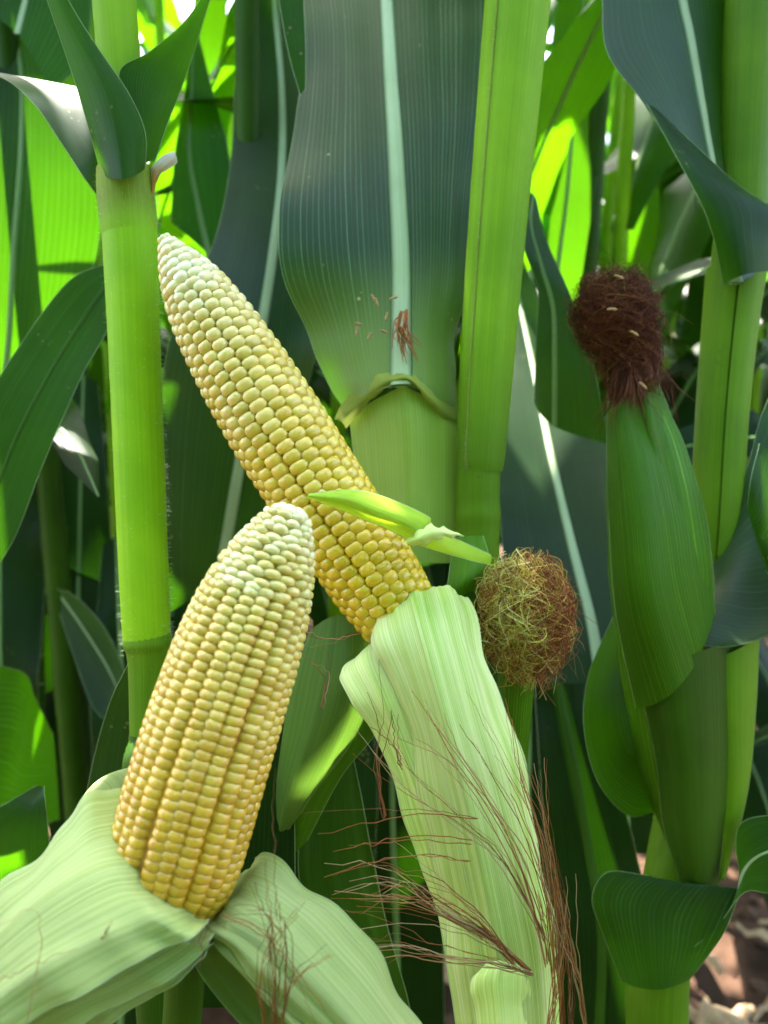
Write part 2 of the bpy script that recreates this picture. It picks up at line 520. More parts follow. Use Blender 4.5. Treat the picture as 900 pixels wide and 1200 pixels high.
def conv(st, dl, dr):
    L, Mi, Rr = [], [], []
    for s in st:
        if len(s) == 7:
            d3 = (s[6] + dl, s[6], s[6] + dr)
        else:
            d3 = s[6:9]
        L.append(P(s[0], s[1], d3[0]))
        Mi.append(P(s[2], s[3], d3[1]))
        Rr.append(P(s[4], s[5], d3[2]))
    return L, Mi, Rr


def blade(parent, st, mat='leaf', name='leaf', dl=0.0, dr=0.0, rib=(0.003, 0.001), ribmat='rib', label=None, margin=True, **kw):
    """leaf placed by where its two margins and its midrib stand in space; stations run from the base to the tip"""
    L, Mi, Rr = conv(st, dl, dr)
    n = kw.pop('n', 44)
    m = kw.pop('m', 17)
    S, uv, mid = loft(L, Mi, Rr, n=n, m=m, **kw)
    o = surface(name, S, uv, M[mat], parent)
    if label:
        o['label'] = label
    if rib:
        c = S[:, m // 2]
        nr = norm(np.cross(np.gradient(S, axis=1)[:, m // 2], np.gradient(S, axis=0)[:, m // 2]))
        rr = np.linspace(rib[0], rib[1], n)
        tube('midrib', c, rr, M[ribmat], o, k=12, flat=0.34, nrm=nr)
    if margin:
        for e in (0, m - 1):
            tube('margin', S[:, e], 0.00019, M['husk_edge' if mat in ('husk', 'husk_mid', 'husk_sunlit') else 'margin'], o, k=5)
    return o


def stalk(parent, pts, mat='stalk', name='stalk', k=22, n=60, nodes=(), flat=0.92):
    """pts: (px, py, depth, half width in px)"""
    path = cr([P(a, b, d) for a, b, d, r in pts], n)
    rad = cr([[r / FPX * d] for a, b, d, r in pts], n)[:, 0]
    s = np.linspace(0, 1, n)
    for c, w, amp in nodes:
        rad = rad * (1 + amp * np.exp(-((s - c) / w) ** 2))
    return tube(name, path, rad, M[mat], parent, k=k, flat=flat, nrm=np.broadcast_to(-CF, (n, 3)))


def wrap_sheath(parent, pts, a0, a1, mat='sheath', name='sheath', n=60, k=28, label=None):
    """leaf sheath rolled round a stalk from angle a0 to a1 (90 deg faces the camera), overlapping edge standing proud"""
    path = cr([P(a, b, d) for a, b, d, r in pts], n)
    rad = cr([[r / FPX * d] for a, b, d, r in pts], n)[:, 0]
    t = norm(np.gradient(path, axis=0))
    nrm = np.broadcast_to(-CF, (n, 3))
    b = norm(nrm - t * np.sum(nrm * t, -1, keepdims=True))
    a = norm(np.cross(b, t))
    a = np.where((a[:, :1] < 0), -a, a)
    th = np.radians(np.linspace(a0, a1, k))
    grow = 1 + 0.07 * np.linspace(0, 1, k)
    amt = np.clip(np.linspace(0, 1, n) * 6, 0, 1)[:, None]
    grow = 1 + (grow[None, :] - 1) * amt
    ring = (np.cos(th)[None, :, None] * a[:, None, :] + np.sin(th)[None, :, None] * b[:, None, :] * 0.92) * grow[:, :, None]
    S = path[:, None, :] + ring * rad[:, None, None]
    ln = np.concatenate([[0], np.cumsum(np.linalg.norm(np.diff(path, axis=0), axis=1))])
    U = np.broadcast_to(np.linspace(0, 1, k)[None, :], (n, k))
    uv = np.stack([U, np.broadcast_to(ln[:, None], (n, k))], -1).reshape(-1, 2)
    o = surface(name, S, uv, M[mat], parent)
    if label:
        o['label'] = label
    return o, S


def strands(name, lines, rad, cols, mat, parent, world=True, sides=3):
    """many fine fibres as one mesh"""
    Vs, Fs, Cs, off = [], [], [], 0
    for i, ln in enumerate(lines):
        ln = np.asarray(ln)
        n = len(ln)
        r = (rad[i] if hasattr(rad, '__len__') else rad) * np.linspace(1, 0.45, n)
        V = tube_verts(ln, r, sides).reshape(-1, 3)
        Vs.append(V)
        Fs.append(grid_faces(n, sides, True) + off)
        Cs.append(np.broadcast_to(cols[i], V.shape))
        off += len(V)
    o = mesh_obj(name, np.vstack(Vs), np.vstack(Fs), mat, parent, colors=np.vstack(Cs), world=world)
    o['kind'] = 'stuff'
    return o


def hairs_on(parent, pts_n, length=0.0022, r=0.00006, name='hairs'):
    """short stiff hairs standing on points with normals"""
    lines = []
    for p, nn in pts_n:
        dirn = norm(nn + rng.normal(0, 0.25, 3) + np.array([0, 0, 0.25]))
        ll = length * rng.uniform(0.5, 1.2)
        lines.append([p - nn * 0.0002, p + dirn * ll * 0.5, p + dirn * ll + np.array([0, 0, -0.15 * ll])])
    return strands(name, lines, r, [np.array([0.6, 0.66, 0.5])] * len(lines), M['silk'], parent)


# ---------------------------------------------------------------- generic plant anatomy (canopy and rows behind)
def arc_leaf(parent, h, az, length, width, f0, f1, roll=0.0, sway=0.0, mat='leaf_far', rib=True, n=22, m=7, base=(0, 0), world=False,
             ripple=0.012, ribmat='rib_far'):
    s = np.linspace(0, 1, n)
    phi = f0 + (f1 - f0) * s ** 1.4
    azs = az + sway * s ** 1.5
    dirs = np.stack([np.sin(phi) * np.cos(azs), np.sin(phi) * np.sin(azs), np.cos(phi)], -1)
    p = np.concatenate([[[0, 0, 0]], np.cumsum(dirs[:-1] * length / (n - 1), axis=0)]) + np.array([base[0], base[1], h])
    side = np.stack([-np.sin(azs), np.cos(azs), np.zeros(n)], -1)
    nr = norm(np.cross(dirs, side))
    rl = roll * s
    sd = side * np.cos(rl)[:, None] + nr * np.sin(rl)[:, None]
    nn = norm(np.cross(dirs, sd))
    w = width * np.minimum(1, 0.35 + 3.2 * s) * (1 - s ** 2.4) ** 0.8 + 0.0008
    kv = 0.30 * (1 - s)
    L = p - sd * w[:, None] + nn * (w * -kv)[:, None]
    Rr = p + sd * w[:, None] + nn * (w * -kv)[:, None]
    S, uv, mid = loft(L, p, Rr, n=n, m=m, keel=0.35, ripple=ripple, freq=2.5 + 2 * random.random(), ph=random.random() * 6)
    o = surface('leaf', S, uv, M[mat], parent, world=world)
    if rib:
        nr2 = norm(np.cross(np.gradient(S, axis=1)[:, m // 2], np.gradient(S, axis=0)[:, m // 2]))
        tube('midrib', S[:, m // 2], np.linspace(0.004, 0.0008, n), M[ribmat], o, k=6, flat=0.5, nrm=nr2, world=world)
    return o


def canopy(root, specs, base, mat='leaf', ribmat='rib'):
    for (h, az, ln, w, f0, f1, roll) in specs:
        arc_leaf(root, h, R(az), ln, w, R(f0), R(f1), roll, random.uniform(-.2, .2), mat=mat, base=base, world=True, ribmat=ribmat, n=26, m=9)


# ---------------------------------------------------------------- ground
def build_ground():
    k = 240
    t = np.linspace(-1, 1, k)
    xs = np.sign(t) * (np.abs(t) * 4 + np.abs(t) ** 6 * 90)
    X, Y = np.meshgrid(xs, xs + 2.0)
    Z = 0.03 * np.sin(Y * 9 + np.sin(X * 1.3)) + rng.normal(0, 0.009, X.shape)
    Z += 0.02 * np.sin(X * 5.1 + 1.3) * np.sin(Y * 4.3)
    Z = Z * np.exp(-(np.abs(X) + np.abs(Y - 2)) / 12) - 0.02
    g = mesh_obj('ground', np.stack([X, Y, Z], -1).reshape(-1, 3), grid_faces(k, k), M['soil'])
    g['kind'] = 'structure'
    # crumbled soil
    ico = np.array([[0, 0, 1], [.9, 0, .45], [.28, .85, .45], [-.72, .53, .45], [-.72, -.53, .45], [.28, -.85, .45],
                    [.72, .53, -.45], [-.28, .85, -.45], [-.9, 0, -.45], [-.28, -.85, -.45], [.72, -.53, -.45], [0, 0, -1]])
    fi = np.array([[0, 1, 2], [0, 2, 3], [0, 3, 4], [0, 4, 5], [0, 5, 1], [1, 6, 2], [2, 7, 3], [3, 8, 4], [4, 9, 5], [5, 10, 1],
                   [6, 7, 2], [7, 8, 3], [8, 9, 4], [9, 10, 5], [10, 6, 1], [11, 7, 6], [11, 8, 7], [11, 9, 8], [11, 10, 9], [11, 6, 10]])
    V, F = [], []
    for i in range(3200):
        y = rng.uniform(0.5, 5.0)
        x = rng.uniform(-0.7 * y - .2, 0.7 * y + .2)
        r = 0.004 + 0.02 * rng.random() ** 3
        V.append((ico * rng.uniform(0.7, 1.3, ico.shape)) * r * np.array([1, 1, .7]) + np.array([x, y, 0.004 + r * .2]))
        F.append(fi + 12 * i)
    c = mesh_obj('soil_clods', np.vstack(V), np.vstack(F), M['clod'], smooth=False)
    c['kind'] = 'stuff'
    c['label'] = 'crumbled brown soil clods on the field floor'
    # dry leaf scraps
    V, F, off = [], [], 0
    for i in range(420):
        y = rng.uniform(0.8, 5.0)
        x = rng.uniform(-0.65 * y, 0.65 * y)
        a = rng.uniform(0, 6.28)
        ln, w = rng.uniform(0.04, 0.22), rng.uniform(0.004, 0.02)
        s = np.linspace(-.5, .5, 7)
        px = x + np.cos(a) * s * ln
        py = y + np.sin(a) * s * ln
        pz = 0.02 + 0.02 * np.abs(np.sin(s * 7 + i)) + rng.uniform(0, .01)
        ww = w * np.cos(s * 2.6)
        A = np.stack([px - np.sin(a) * ww, py + np.cos(a) * ww, pz], -1)
        B = np.stack([px, py, pz + 0.006], -1)
        C = np.stack([px + np.sin(a) * ww, py - np.cos(a) * ww, pz], -1)
        V.append(np.stack([A, B, C], 1).reshape(-1, 3))
        F.append(grid_faces(7, 3) + off)
        off += 21
    c = mesh_obj('leaf_litter', np.vstack(V), np.vstack(F), M['litter'])
    c['kind'] = 'stuff'
    c['label'] = 'dry tan leaf scraps scattered over the soil'


build_ground()


def foot(px, py, d, z=0.0):
    """ground point straight below a stalk seen at that pixel"""
    p = P(px, py, d)
    return np.array([p[0], p[1], z])


def stalk_world(parent, pts, r0, r1, mat='stalk', k=14, n=50, nodes=()):
    path = cr(pts, n)
    rad = np.linspace(r0, r1, n)
    s = np.linspace(0, 1, n)
    for c in nodes:
        rad = rad * (1 + 0.16 * np.exp(-((s - c) / 0.010) ** 2))
    return tube('stalk', path, rad, M[mat], parent, k=k)


# ---------------------------------------------------------------- 1. plant on the left, pale green stalk
LB = foot(170, 800, 0.45)
left_plant = thing('corn_plant', 'corn plant with pale green hairy stalk, left of the peeled ears', 'corn plant', LB,
                   'corn plants in the front row')
a = P(128, 60, 0.452)
b = P(173, 760, 0.45)
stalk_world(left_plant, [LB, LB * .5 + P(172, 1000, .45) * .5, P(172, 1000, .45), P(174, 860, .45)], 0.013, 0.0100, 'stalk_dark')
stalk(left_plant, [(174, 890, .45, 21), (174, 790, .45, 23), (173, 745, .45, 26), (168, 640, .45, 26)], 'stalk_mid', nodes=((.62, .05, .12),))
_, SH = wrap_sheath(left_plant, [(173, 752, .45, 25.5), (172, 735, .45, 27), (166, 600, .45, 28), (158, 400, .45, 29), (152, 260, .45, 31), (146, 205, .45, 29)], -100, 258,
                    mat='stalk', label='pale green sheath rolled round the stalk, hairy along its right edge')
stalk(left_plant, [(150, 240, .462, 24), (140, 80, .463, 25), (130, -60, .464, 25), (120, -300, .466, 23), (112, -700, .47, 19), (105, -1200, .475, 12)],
      'stalk', n=40)
# collar band
wrap_sheath(left_plant, [(153, 282, .45, 31.2), (151, 255, .45, 32.2), (148, 225, .45, 32.0), (146, 198, .45, 30.5)], -60, 240, mat='collar_green', name='collar', n=24)
# dark leaf rising to the left in front
blade(left_plant, [(118, 204, 145, 210, 170, 198, .445, .425, .440), (108, 165, 140, 165, 170, 155, .440, .425, .436), (92, 110, 125, 105, 150, 108, .435, .424, .430),
                   (74, 55, 95, 50, 114, 55, .43, .424, .426), (55, 0, 68, -2, 80, 0, .425, .422, .422), (35, -60, 46, -64, 52, -62, .42, .418, .418), (10, -150, 16, -152, 20, -150, .41, .41, .41)],
      'leaf', keel=.15, rib=None, label='dark leaf underside rising to the left from the collar')
# dark leaf to the right
blade(left_plant, [(160, 198, 172, 190, 182, 188, .448, .455, .46), (150, 140, 176, 140, 196, 146, .448, .45, .46), (140, 84, 188, 88, 214, 100, .447, .45, .46),
                   (176, 60, 212, 50, 232, 46, .446, .45, .455), (222, 18, 240, 0, 250, -10, .445, .448, .45), (262, -50, 270, -58, 276, -62, .445, .445, .447)],
      'leaf', keel=.2, rib=None, label='dark leaf rising to the right behind the collar')
# grey sunlit leaf bending off to the left
blade(left_plant, [(116, 232, 120, 205, 128, 180, .452, .462, .470), (96, 205, 112, 170, 122, 118, .448, .462, .478), (70, 165, 88, 135, 110, 106, .445, .465, .485),
                   (40, 122, 58, 112, 76, 99, .445, .465, .485), (6, 93, 16, 92, 26, 90, .445, .46, .475), (-30, 85, -26, 84, -22, 82, .445, .455, .46)],
      'leaf_slate', keel=.1, rib=None, label='grey leaf bent over to the left, white where the sun strikes')
# second sheath leaf standing at its foot
blade(left_plant, [(95, 960, 150, 960, 190, 960, .49), (112, 880, 155, 870, 192, 880, .485), (130, 820, 160, 815, 192, 830, .48), (148, 782, 165, 785, 185, 800, .475), (156, 760, 164, 764, 172, 768, .47)],
      'leaf_slate', rib=None, label='dark slate leaf base behind the stalk foot')
pn = []
for i in range(650):
    r_, c_ = rng.integers(2, SH.shape[0] - 2), rng.integers(0, SH.shape[1])
    p_ = SH[r_, c_]
    ctr = SH[r_].mean(0)
    pn.append((p_ + rng.normal(0, .001, 3) * np.array([0, 0, 4.0]), norm(p_ - ctr)))
for i in range(420):      # dense fringe on the right-hand edge of the sheath
    r_ = rng.integers(2, SH.shape[0] - 2)
    ctr = SH[r_].mean(0)
    dirn = norm(CR + rng.normal(0, .25, 3) * CF)
    rr_ = np.linalg.norm(SH[r_, 10] - ctr)
    pn.append((ctr + dirn * rr_ + np.array([0, 0, rng.uniform(-.003, .003)]), dirn))
hairs_on(left_plant, pn, 0.0026)
# dried ligule tip
blade(left_plant, [(174, 236, 177, 238, 180, 236, .452, .447, .453), (175, 214, 179, 215, 183, 216, .450, .445, .451), (177, 198, 182, 201, 187, 206, .449, .444, .450), (183, 189, 189, 193, 194, 200, .448, .443, .449), (194, 181, 199, 186, 203, 195, .447, .444, .450), (203, 177, 206, 181, 208, 190, .449, .447, .452)],
      'ligule_skin', name='ligule', rib=None, margin=False, keel=0, n=24, m=9, ripple=.0002, freq=3, label='dry ligule tip, tan below and white at its frayed end')
canopy(left_plant, [(1.62, 100, .75, .045, 20, 95, .3), (1.75, -60 + 180, .7, .045, 20, 100, .2), (1.9, 60, .6, .04, 20, 85, .2)], P(112, -700, .47)[:2])

# ---------------------------------------------------------------- 2. plant in the middle, tilted stalk with the broad blade
MB = foot(560, 640, 0.49)
mid_plant = thing('corn_plant', 'corn plant with tilted stalk and broad white-ribbed blade above the tilted cob', 'corn plant', MB,
                  'corn plants in the front row')
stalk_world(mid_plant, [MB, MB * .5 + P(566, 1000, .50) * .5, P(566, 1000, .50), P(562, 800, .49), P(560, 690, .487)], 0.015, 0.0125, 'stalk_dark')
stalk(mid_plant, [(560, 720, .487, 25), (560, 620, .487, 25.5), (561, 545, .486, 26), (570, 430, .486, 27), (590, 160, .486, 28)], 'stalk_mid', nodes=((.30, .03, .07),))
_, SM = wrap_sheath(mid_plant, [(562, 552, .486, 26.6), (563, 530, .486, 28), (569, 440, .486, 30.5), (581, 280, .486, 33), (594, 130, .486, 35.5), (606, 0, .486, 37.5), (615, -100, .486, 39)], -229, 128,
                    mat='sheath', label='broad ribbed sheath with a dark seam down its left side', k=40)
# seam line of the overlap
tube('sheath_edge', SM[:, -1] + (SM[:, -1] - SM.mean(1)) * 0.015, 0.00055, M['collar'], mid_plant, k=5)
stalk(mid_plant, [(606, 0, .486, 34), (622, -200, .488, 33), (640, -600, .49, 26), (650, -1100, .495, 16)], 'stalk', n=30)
# broad blade
BL = [(402, 478, 470, 452, 534, 482, .500, .475, .500),
      (384, 445, 470, 425, 536, 440, .502, .480, .502),
      (362, 398, 470, 380, 537, 390, .500, .487, .505),
      (332, 325, 470, 310, 545, 310, .486, .492, .506),
      (327, 262, 467, 240, 554, 235, .480, .495, .508),
      (336, 190, 463, 165, 566, 165, .486, .498, .510),
      (350, 110, 458, 90, 574, 90, .495, .502, .512),
      (354, 40, 454, 20, 578, 20, .500, .506, .514),
      (345, -40, 449, -60, 580, -60, .506, .51, .516),
      (340, -180, 440, -200, 560, -200, .52, .52, .53),
      (350, -400, 425, -420, 520, -420, .55, .54, .56),
      (380, -640, 415, -650, 450, -650, .62, .60, .62)]
BL = [(*b_[:6], *[d_ + max(0, (430 - b_[1]) / 430) ** 2.0 * .11 for d_ in b_[6:]]) for b_ in BL]
bb = blade(mid_plant, BL, 'leaf_big', keel=.25, rib=(0.0066, 0.0040), n=70, m=29, label='broad dark upright blade with a wide white midrib', ripple=.003, freq=3.5, relief=.0003)
# pale sheath standing open below the blade
blade(mid_plant, [(428, 660, 480, 660, 540, 660, .515, .482, .498), (420, 580, 478, 575, 540, 580, .512, .482, .498), (412, 520, 476, 500, 540, 520, .508, .480, .498),
                  (408, 492, 472, 452, 538, 492, .506, .481, .500)],
      'sheath_pale', name='sheath', rib=None, margin=False, label='pale open sheath below the blade', n=30, relief=.0004, keel=.65)
# thickened collar arch between sheath and blade
AR = [(394, 492, 400, 494, 408, 506), (404, 474, 413, 480, 421, 490), (424, 454, 431, 463, 437, 472), (444, 441, 449, 449, 453, 457), (462, 437, 466, 444, 469, 449), (476, 437, 479, 443, 481, 449), (492, 446, 493, 455, 494, 464), (508, 460, 508, 470, 508, 481), (522, 470, 521, 482, 520, 494), (536, 478, 535, 492, 534, 506)]
AD = [.502, .494, .486, .479, .475, .474, .477, .484, .491, .499]
blade(mid_plant, [(a_[0] * 1.3 - a_[2] * .3, a_[1] * 1.3 - a_[3] * .3, a_[2], a_[3], a_[4] * .7 + a_[2] * .3, a_[5] * .7 + a_[3] * .3, d_ + .0035, d_ - .0016, d_ + .0005) for a_, d_ in zip(AR, AD)], 'collar', name='collar', rib=None, margin=False, n=60, m=9, ripple=.0006, freq=7, relief=.0002,
      label='yellowish fuzzy collar arch where the blade meets its sheath')
# narrow leaf edge standing beside the blade at the top
blade(mid_plant, [(352, 112, 354, 108, 358, 104, .52), (340, 70, 348, 60, 358, 55, .52), (330, 20, 342, 10, 356, 5, .522), (322, -40, 338, -50, 356, -55, .525), (320, -140, 332, -140, 345, -140, .53)],
      'leaf', rib=None, label='narrow green leaf with a tan spot beside the blade top')
canopy(mid_plant, [(1.55, 75, .8, .05, 22, 100, .2), (1.72, 110, .75, .045, 20, 100, -.2), (1.9, 95, .6, .04, 20, 90, .1), (1.66, 180, .6, .045, 20, 95, .1), (1.62, 20, .6, .045, 20, 95, .1)], P(640, -600, .49)[:2])
pn = []
for i in range(160):
    r_ = rng.integers(2, SM.shape[0] - 2)
    pn.append((SM[r_, -1] + rng.normal(0, .0006, 3), norm(-CR * .8 - CF * .4)))
hairs_on(mid_plant, pn, 0.0016)

# ---------------------------------------------------------------- 3. plant on the right with the unpeeled ear
RB = foot(800, 1000, 0.56)
right_plant = thing('corn_plant', 'corn plant with a sheathed stalk at the right edge, carrying the unpeeled ear', 'corn plant', RB, 'corn plants in the front row')
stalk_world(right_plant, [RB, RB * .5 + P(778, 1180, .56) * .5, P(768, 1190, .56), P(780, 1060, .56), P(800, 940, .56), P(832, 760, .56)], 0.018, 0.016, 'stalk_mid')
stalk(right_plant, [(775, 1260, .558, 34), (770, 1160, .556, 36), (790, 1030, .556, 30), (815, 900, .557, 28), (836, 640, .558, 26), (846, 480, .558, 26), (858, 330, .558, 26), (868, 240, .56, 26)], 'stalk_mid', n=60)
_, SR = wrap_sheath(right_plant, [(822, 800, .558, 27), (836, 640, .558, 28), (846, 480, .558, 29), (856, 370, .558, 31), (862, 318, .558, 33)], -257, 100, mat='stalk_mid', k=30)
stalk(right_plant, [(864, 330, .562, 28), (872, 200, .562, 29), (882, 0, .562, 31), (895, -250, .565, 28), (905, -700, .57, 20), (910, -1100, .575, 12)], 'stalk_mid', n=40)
# upper blade, bluish face with dark rolled lower margin
blade(right_plant, [(846, 330, 862, 332, 890, 318, .545, .53, .545), (838, 268, 846, 250, 886, 262, .520, .540, .560), (800, 190, 832, 178, 862, 190, .510, .545, .566), (752, 118, 818, 98, 857, 110, .515, .55, .57),
                    (712, 62, 808, 40, 860, 48, .525, .555, .575), (706, 0, 798, -10, 862, -8, .54, .56, .58), (705, -90, 790, -100, 865, -100, .56, .57, .585), (730, -300, 790, -310, 840, -310, .6, .59, .6), (780, -520, 800, -520, 820, -520, .66, .65, .66)],
      'leaf_slate', keel=.35, rib=(0.0052, 0.0035), n=60, m=21, label='bluish upper blade with pale midrib, clasping the stalk')
# its dark clasping lower half turned towards us
blade(right_plant, [(848, 335, 872, 322, 905, 318, .528, .515, .53), (838, 286, 866, 280, 905, 280, .515, .51, .525), (824, 244, 856, 236, 905, 246, .508, .51, .525), (796, 190, 818, 190, 860, 212, .506, .512, .53), (758, 122, 764, 124, 772, 130, .512, .514, .52)],
      'leaf', rib=None, keel=.1, label='dark lower half of the blade folded towards the viewer')
# leaf at the right edge with pale curled foot
blade(right_plant, [(792, 722, 812, 700, 832, 668, .515, .535, .545), (800, 748, 850, 690, 858, 600, .495, .525, .55), (850, 758, 895, 690, 878, 540, .490, .52, .55), (905, 742, 930, 670, 895, 480, .49, .52, .555),
                    (960, 700, 960, 620, 925, 430, .50, .525, .56), (1010, 640, 1000, 560, 970, 420, .52, .54, .57), (1080, 560, 1080, 540, 1070, 500, .55, .56, .58)],
      'leaf_slate', rib=None, keel=.05, label='slate green leaf at the right edge with a pale curled foot', n=50, m=21)
blade(right_plant, [(905, 660, 896, 620, 878, 580, .50), (900, 672, 886, 632, 876, 596, .495), (930, 690, 905, 640, 880, 560, .49), (960, 640, 930, 560, 890, 520, .5)],
      'leaf', rib=None, label='small curled green leaf lobe at the right edge')
# translucent leaf curling below the ear
blade(right_plant, [(768, 952, 776, 925, 780, 890, .545), (735, 955, 760, 905, 778, 850, .530, .55, .56), (700, 915, 730, 880, 775, 830, .520, .55, .565), (684, 850, 718, 830, 765, 800, .525, .555, .575),
                    (690, 790, 720, 785, 755, 770, .545, .57, .585), (715, 730, 730, 730, 745, 728, .57, .58, .59), (735, 690, 740, 690, 745, 690, .59, .59, .6)],
      'leaf', rib=None, keel=.1, label='leaf curling under the unpeeled ear with a bright sunlit patch', n=46, m=21)
# dark broad leaf at the bottom right, clasping the stalk
blade(right_plant, [(728, 1150, 768, 1160, 808, 1148, .535, .515, .535), (705, 1090, 765, 1110, 830, 1120, .515, .505, .52), (694, 1052, 765, 1062, 850, 1090, .505, .505, .51), (712, 1022, 790, 1034, 868, 1046, .505, .508, .51),
                    (760, 1026, 820, 1040, 880, 1040, .51, .515, .512)],
      'leaf', rib=None, keel=.1, label='dark broad leaf base clasping the stalk at the bottom right', n=36, m=21)
blade(right_plant, [(800, 1120, 830, 1085, 850, 1046, .512), (840, 1086, 858, 1060, 868, 1036, .51), (872, 1046, 872, 1020, 862, 990, .505), (905, 1046, 895, 1000, 872, 962, .50), (950, 1030, 940, 990, 920, 955, .50), (1010, 1030, 1005, 990, 1000, 960, .5)],
      'leaf', rib=(0.0014, .0005), label='wavy dark leaf running out of the bottom right corner')
canopy(right_plant, [(1.6, 130, .75, .045, 20, 95, .2), (1.78, 60, .7, .045, 20, 95, -.2), (1.7, 170, .6, .04, 22, 95, .1), (1.92, 100, .6, .04, 22, 90, .1)], P(905, -700, .57)[:2])

# ---------------------------------------------------------------- 4-6. plants just behind
g2 = 'corn plants close behind the front row'
B1 = foot(300, 600, .80)
back_a = thing('corn_plant', 'shaded corn plant with long slate blue leaves behind the tilted cob', 'corn plant', B1, g2)
top = np.array([B1[0] + .02, B1[1], 2.1])
stalk_world(back_a, [B1, B1 + np.array([0, 0, 1.0]), top], .014, .008, 'stalk_dark', nodes=(.2, .4, .6))
blade(back_a, [(195, 720, 255, 690, 300, 690, .70), (186, 600, 268, 620, 318, 620, .68), (188, 470, 285, 520, 345, 520, .66), (205, 380, 302, 410, 372, 400, .64), (250, 285, 318, 310, 375, 300, .66), (270, 190, 330, 200, 372, 200, .71),
               (276, 90, 330, 100, 368, 100, .77), (286, 15, 322, 5, 356, 20, .83), (310, -15, 322, -25, 335, -20, .86)],
      'leaf_slate', keel=.2, rib=(.0055, .0025), n=60, m=21, dl=.0, dr=.02, label='long slate blue leaf arching behind the tilted cob')
blade(back_a, [(200, 260, 245, 300, 262, 330, .85), (205, 180, 232, 240, 268, 260, .85), (215, 120, 222, 180, 270, 190, .85), (220, 75, 225, 100, 250, 110, .86), (222, 30, 226, 30, 230, 30, .87)],
      'leaf', rib=(.003, .001), ribmat='rib_far', label='dark leaf with thin pale midrib left of the slate leaf')
blade(back_a, [(236, 170, 250, 180, 266, 176, .99), (228, 90, 246, 90, 268, 90, .97), (226, 20, 246, 20, 266, 20, .97), (234, -50, 248, -50, 262, -50, .98), (246, -130, 250, -130, 256, -130, 1.0)],
      'leaf_far', rib=None, label='backlit yellow green leaf glowing at the top left')
blade(back_a, [(238, 330, 252, 335, 268, 330, 1.02), (244, 270, 258, 268, 274, 262, 1.0), (246, 200, 262, 190, 280, 180, .99), (252, 120, 264, 110, 278, 100, 1.0), (258, 50, 264, 46, 270, 44, 1.01)],
      'leaf_far', rib=None, label='backlit leaf glowing left of the slate leaf')
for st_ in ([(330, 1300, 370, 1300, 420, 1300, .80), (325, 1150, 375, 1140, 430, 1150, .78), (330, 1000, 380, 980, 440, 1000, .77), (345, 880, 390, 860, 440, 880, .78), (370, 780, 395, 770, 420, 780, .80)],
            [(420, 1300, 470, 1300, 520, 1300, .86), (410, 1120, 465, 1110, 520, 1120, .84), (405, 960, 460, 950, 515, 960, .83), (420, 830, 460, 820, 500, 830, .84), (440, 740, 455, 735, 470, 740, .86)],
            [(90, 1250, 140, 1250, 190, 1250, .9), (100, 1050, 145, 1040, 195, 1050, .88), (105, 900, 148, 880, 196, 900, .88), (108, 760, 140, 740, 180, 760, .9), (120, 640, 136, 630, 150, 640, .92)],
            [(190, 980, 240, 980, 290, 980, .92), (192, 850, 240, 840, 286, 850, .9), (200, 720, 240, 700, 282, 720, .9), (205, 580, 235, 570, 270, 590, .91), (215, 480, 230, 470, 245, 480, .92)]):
    blade(back_a, st_, 'leaf_low_shade', rib=(.0035, .0015), ribmat='rib_far', keel=.25, ripple=.005, freq=2.5, ph=st_[0][0] * .1, n=30)  # dark leaves added to fill the deep shade behind the ears
canopy(back_a, [(1.5, 80, .8, .045, 20, 95, .2), (1.7, 200, .7, .045, 25, 95, .2), (1.8, 20, .6, .04, 25, 95, .1)], B1[:2], 'leaf_far', 'rib_far')

B2 = foot(672, 600, 1.04)
back_b = thing('corn_plant', 'shaded corn plant with hanging slate leaves behind the round silk tuft', 'corn plant', B2, g2)
stalk_world(back_b, [B2, B2 + np.array([0, 0, 1.0]), B2 + np.array([.03, 0, 2.1])], .014, .008, 'stalk_dark', nodes=(.2, .4, .6))
blade(back_b, [(620, 800, 705, 800, 745, 790, .595), (596, 700, 692, 725, 740, 700, .62), (586, 600, 668, 630, 728, 620, .655), (580, 500, 645, 530, 720, 540, .72), (575, 420, 625, 430, 690, 470, .81),
               (580, 330, 606, 340, 650, 400, .90), (590, 270, 598, 275, 612, 300, .96)],
      'leaf_slate', keel=.2, rib=(.0050, .002), n=50, m=21, label='broad slate leaf with pale midrib and a sunlit band, behind the silk tuft')
blade(back_b, [(626, 470, 650, 500, 715, 520, .655), (628, 400, 650, 420, 704, 470, .64), (630, 340, 648, 360, 690, 400, .635), (614, 290, 634, 310, 668, 345, .635), (612, 255, 622, 262, 640, 280, .645), (622, 225, 625, 228, 628, 232, .66)],
      'leaf_slate', rib=(.002, .001), ribmat='rib_far', keel=.2, label='folded slate leaf beside the tilted stalk')
blade(back_b, [(655, 1250, 700, 1250, 745, 1250, .66), (645, 1100, 705, 1100, 760, 1080, .66), (640, 1000, 690, 1000, 740, 980, .665), (632, 900, 672, 890, 710, 880, .67), (628, 800, 655, 800, 690, 790, .68), (650, 745, 660, 740, 672, 740, .69)],
      'leaf_low_shade', rib=(.004, .002), ribmat='stalk_dark', keel=.2, ripple=.004, freq=2, label='dark leaf hanging low behind the long husk')
blade(back_b, [(636, 430, 654, 432, 670, 424, .98), (632, 340, 652, 335, 684, 310, .96), (636, 240, 664, 230, 700, 200, .95), (640, 130, 674, 112, 708, 70, .95), (650, 20, 684, 4, 712, -16, .96), (672, -90, 690, -96, 708, -100, .98), (690, -200, 695, -200, 700, -200, 1.0)],
      'leaf_far', rib=(.003, .001), ribmat='rib_far', keel=.2, label='long backlit leaf glowing right of the tilted stalk')
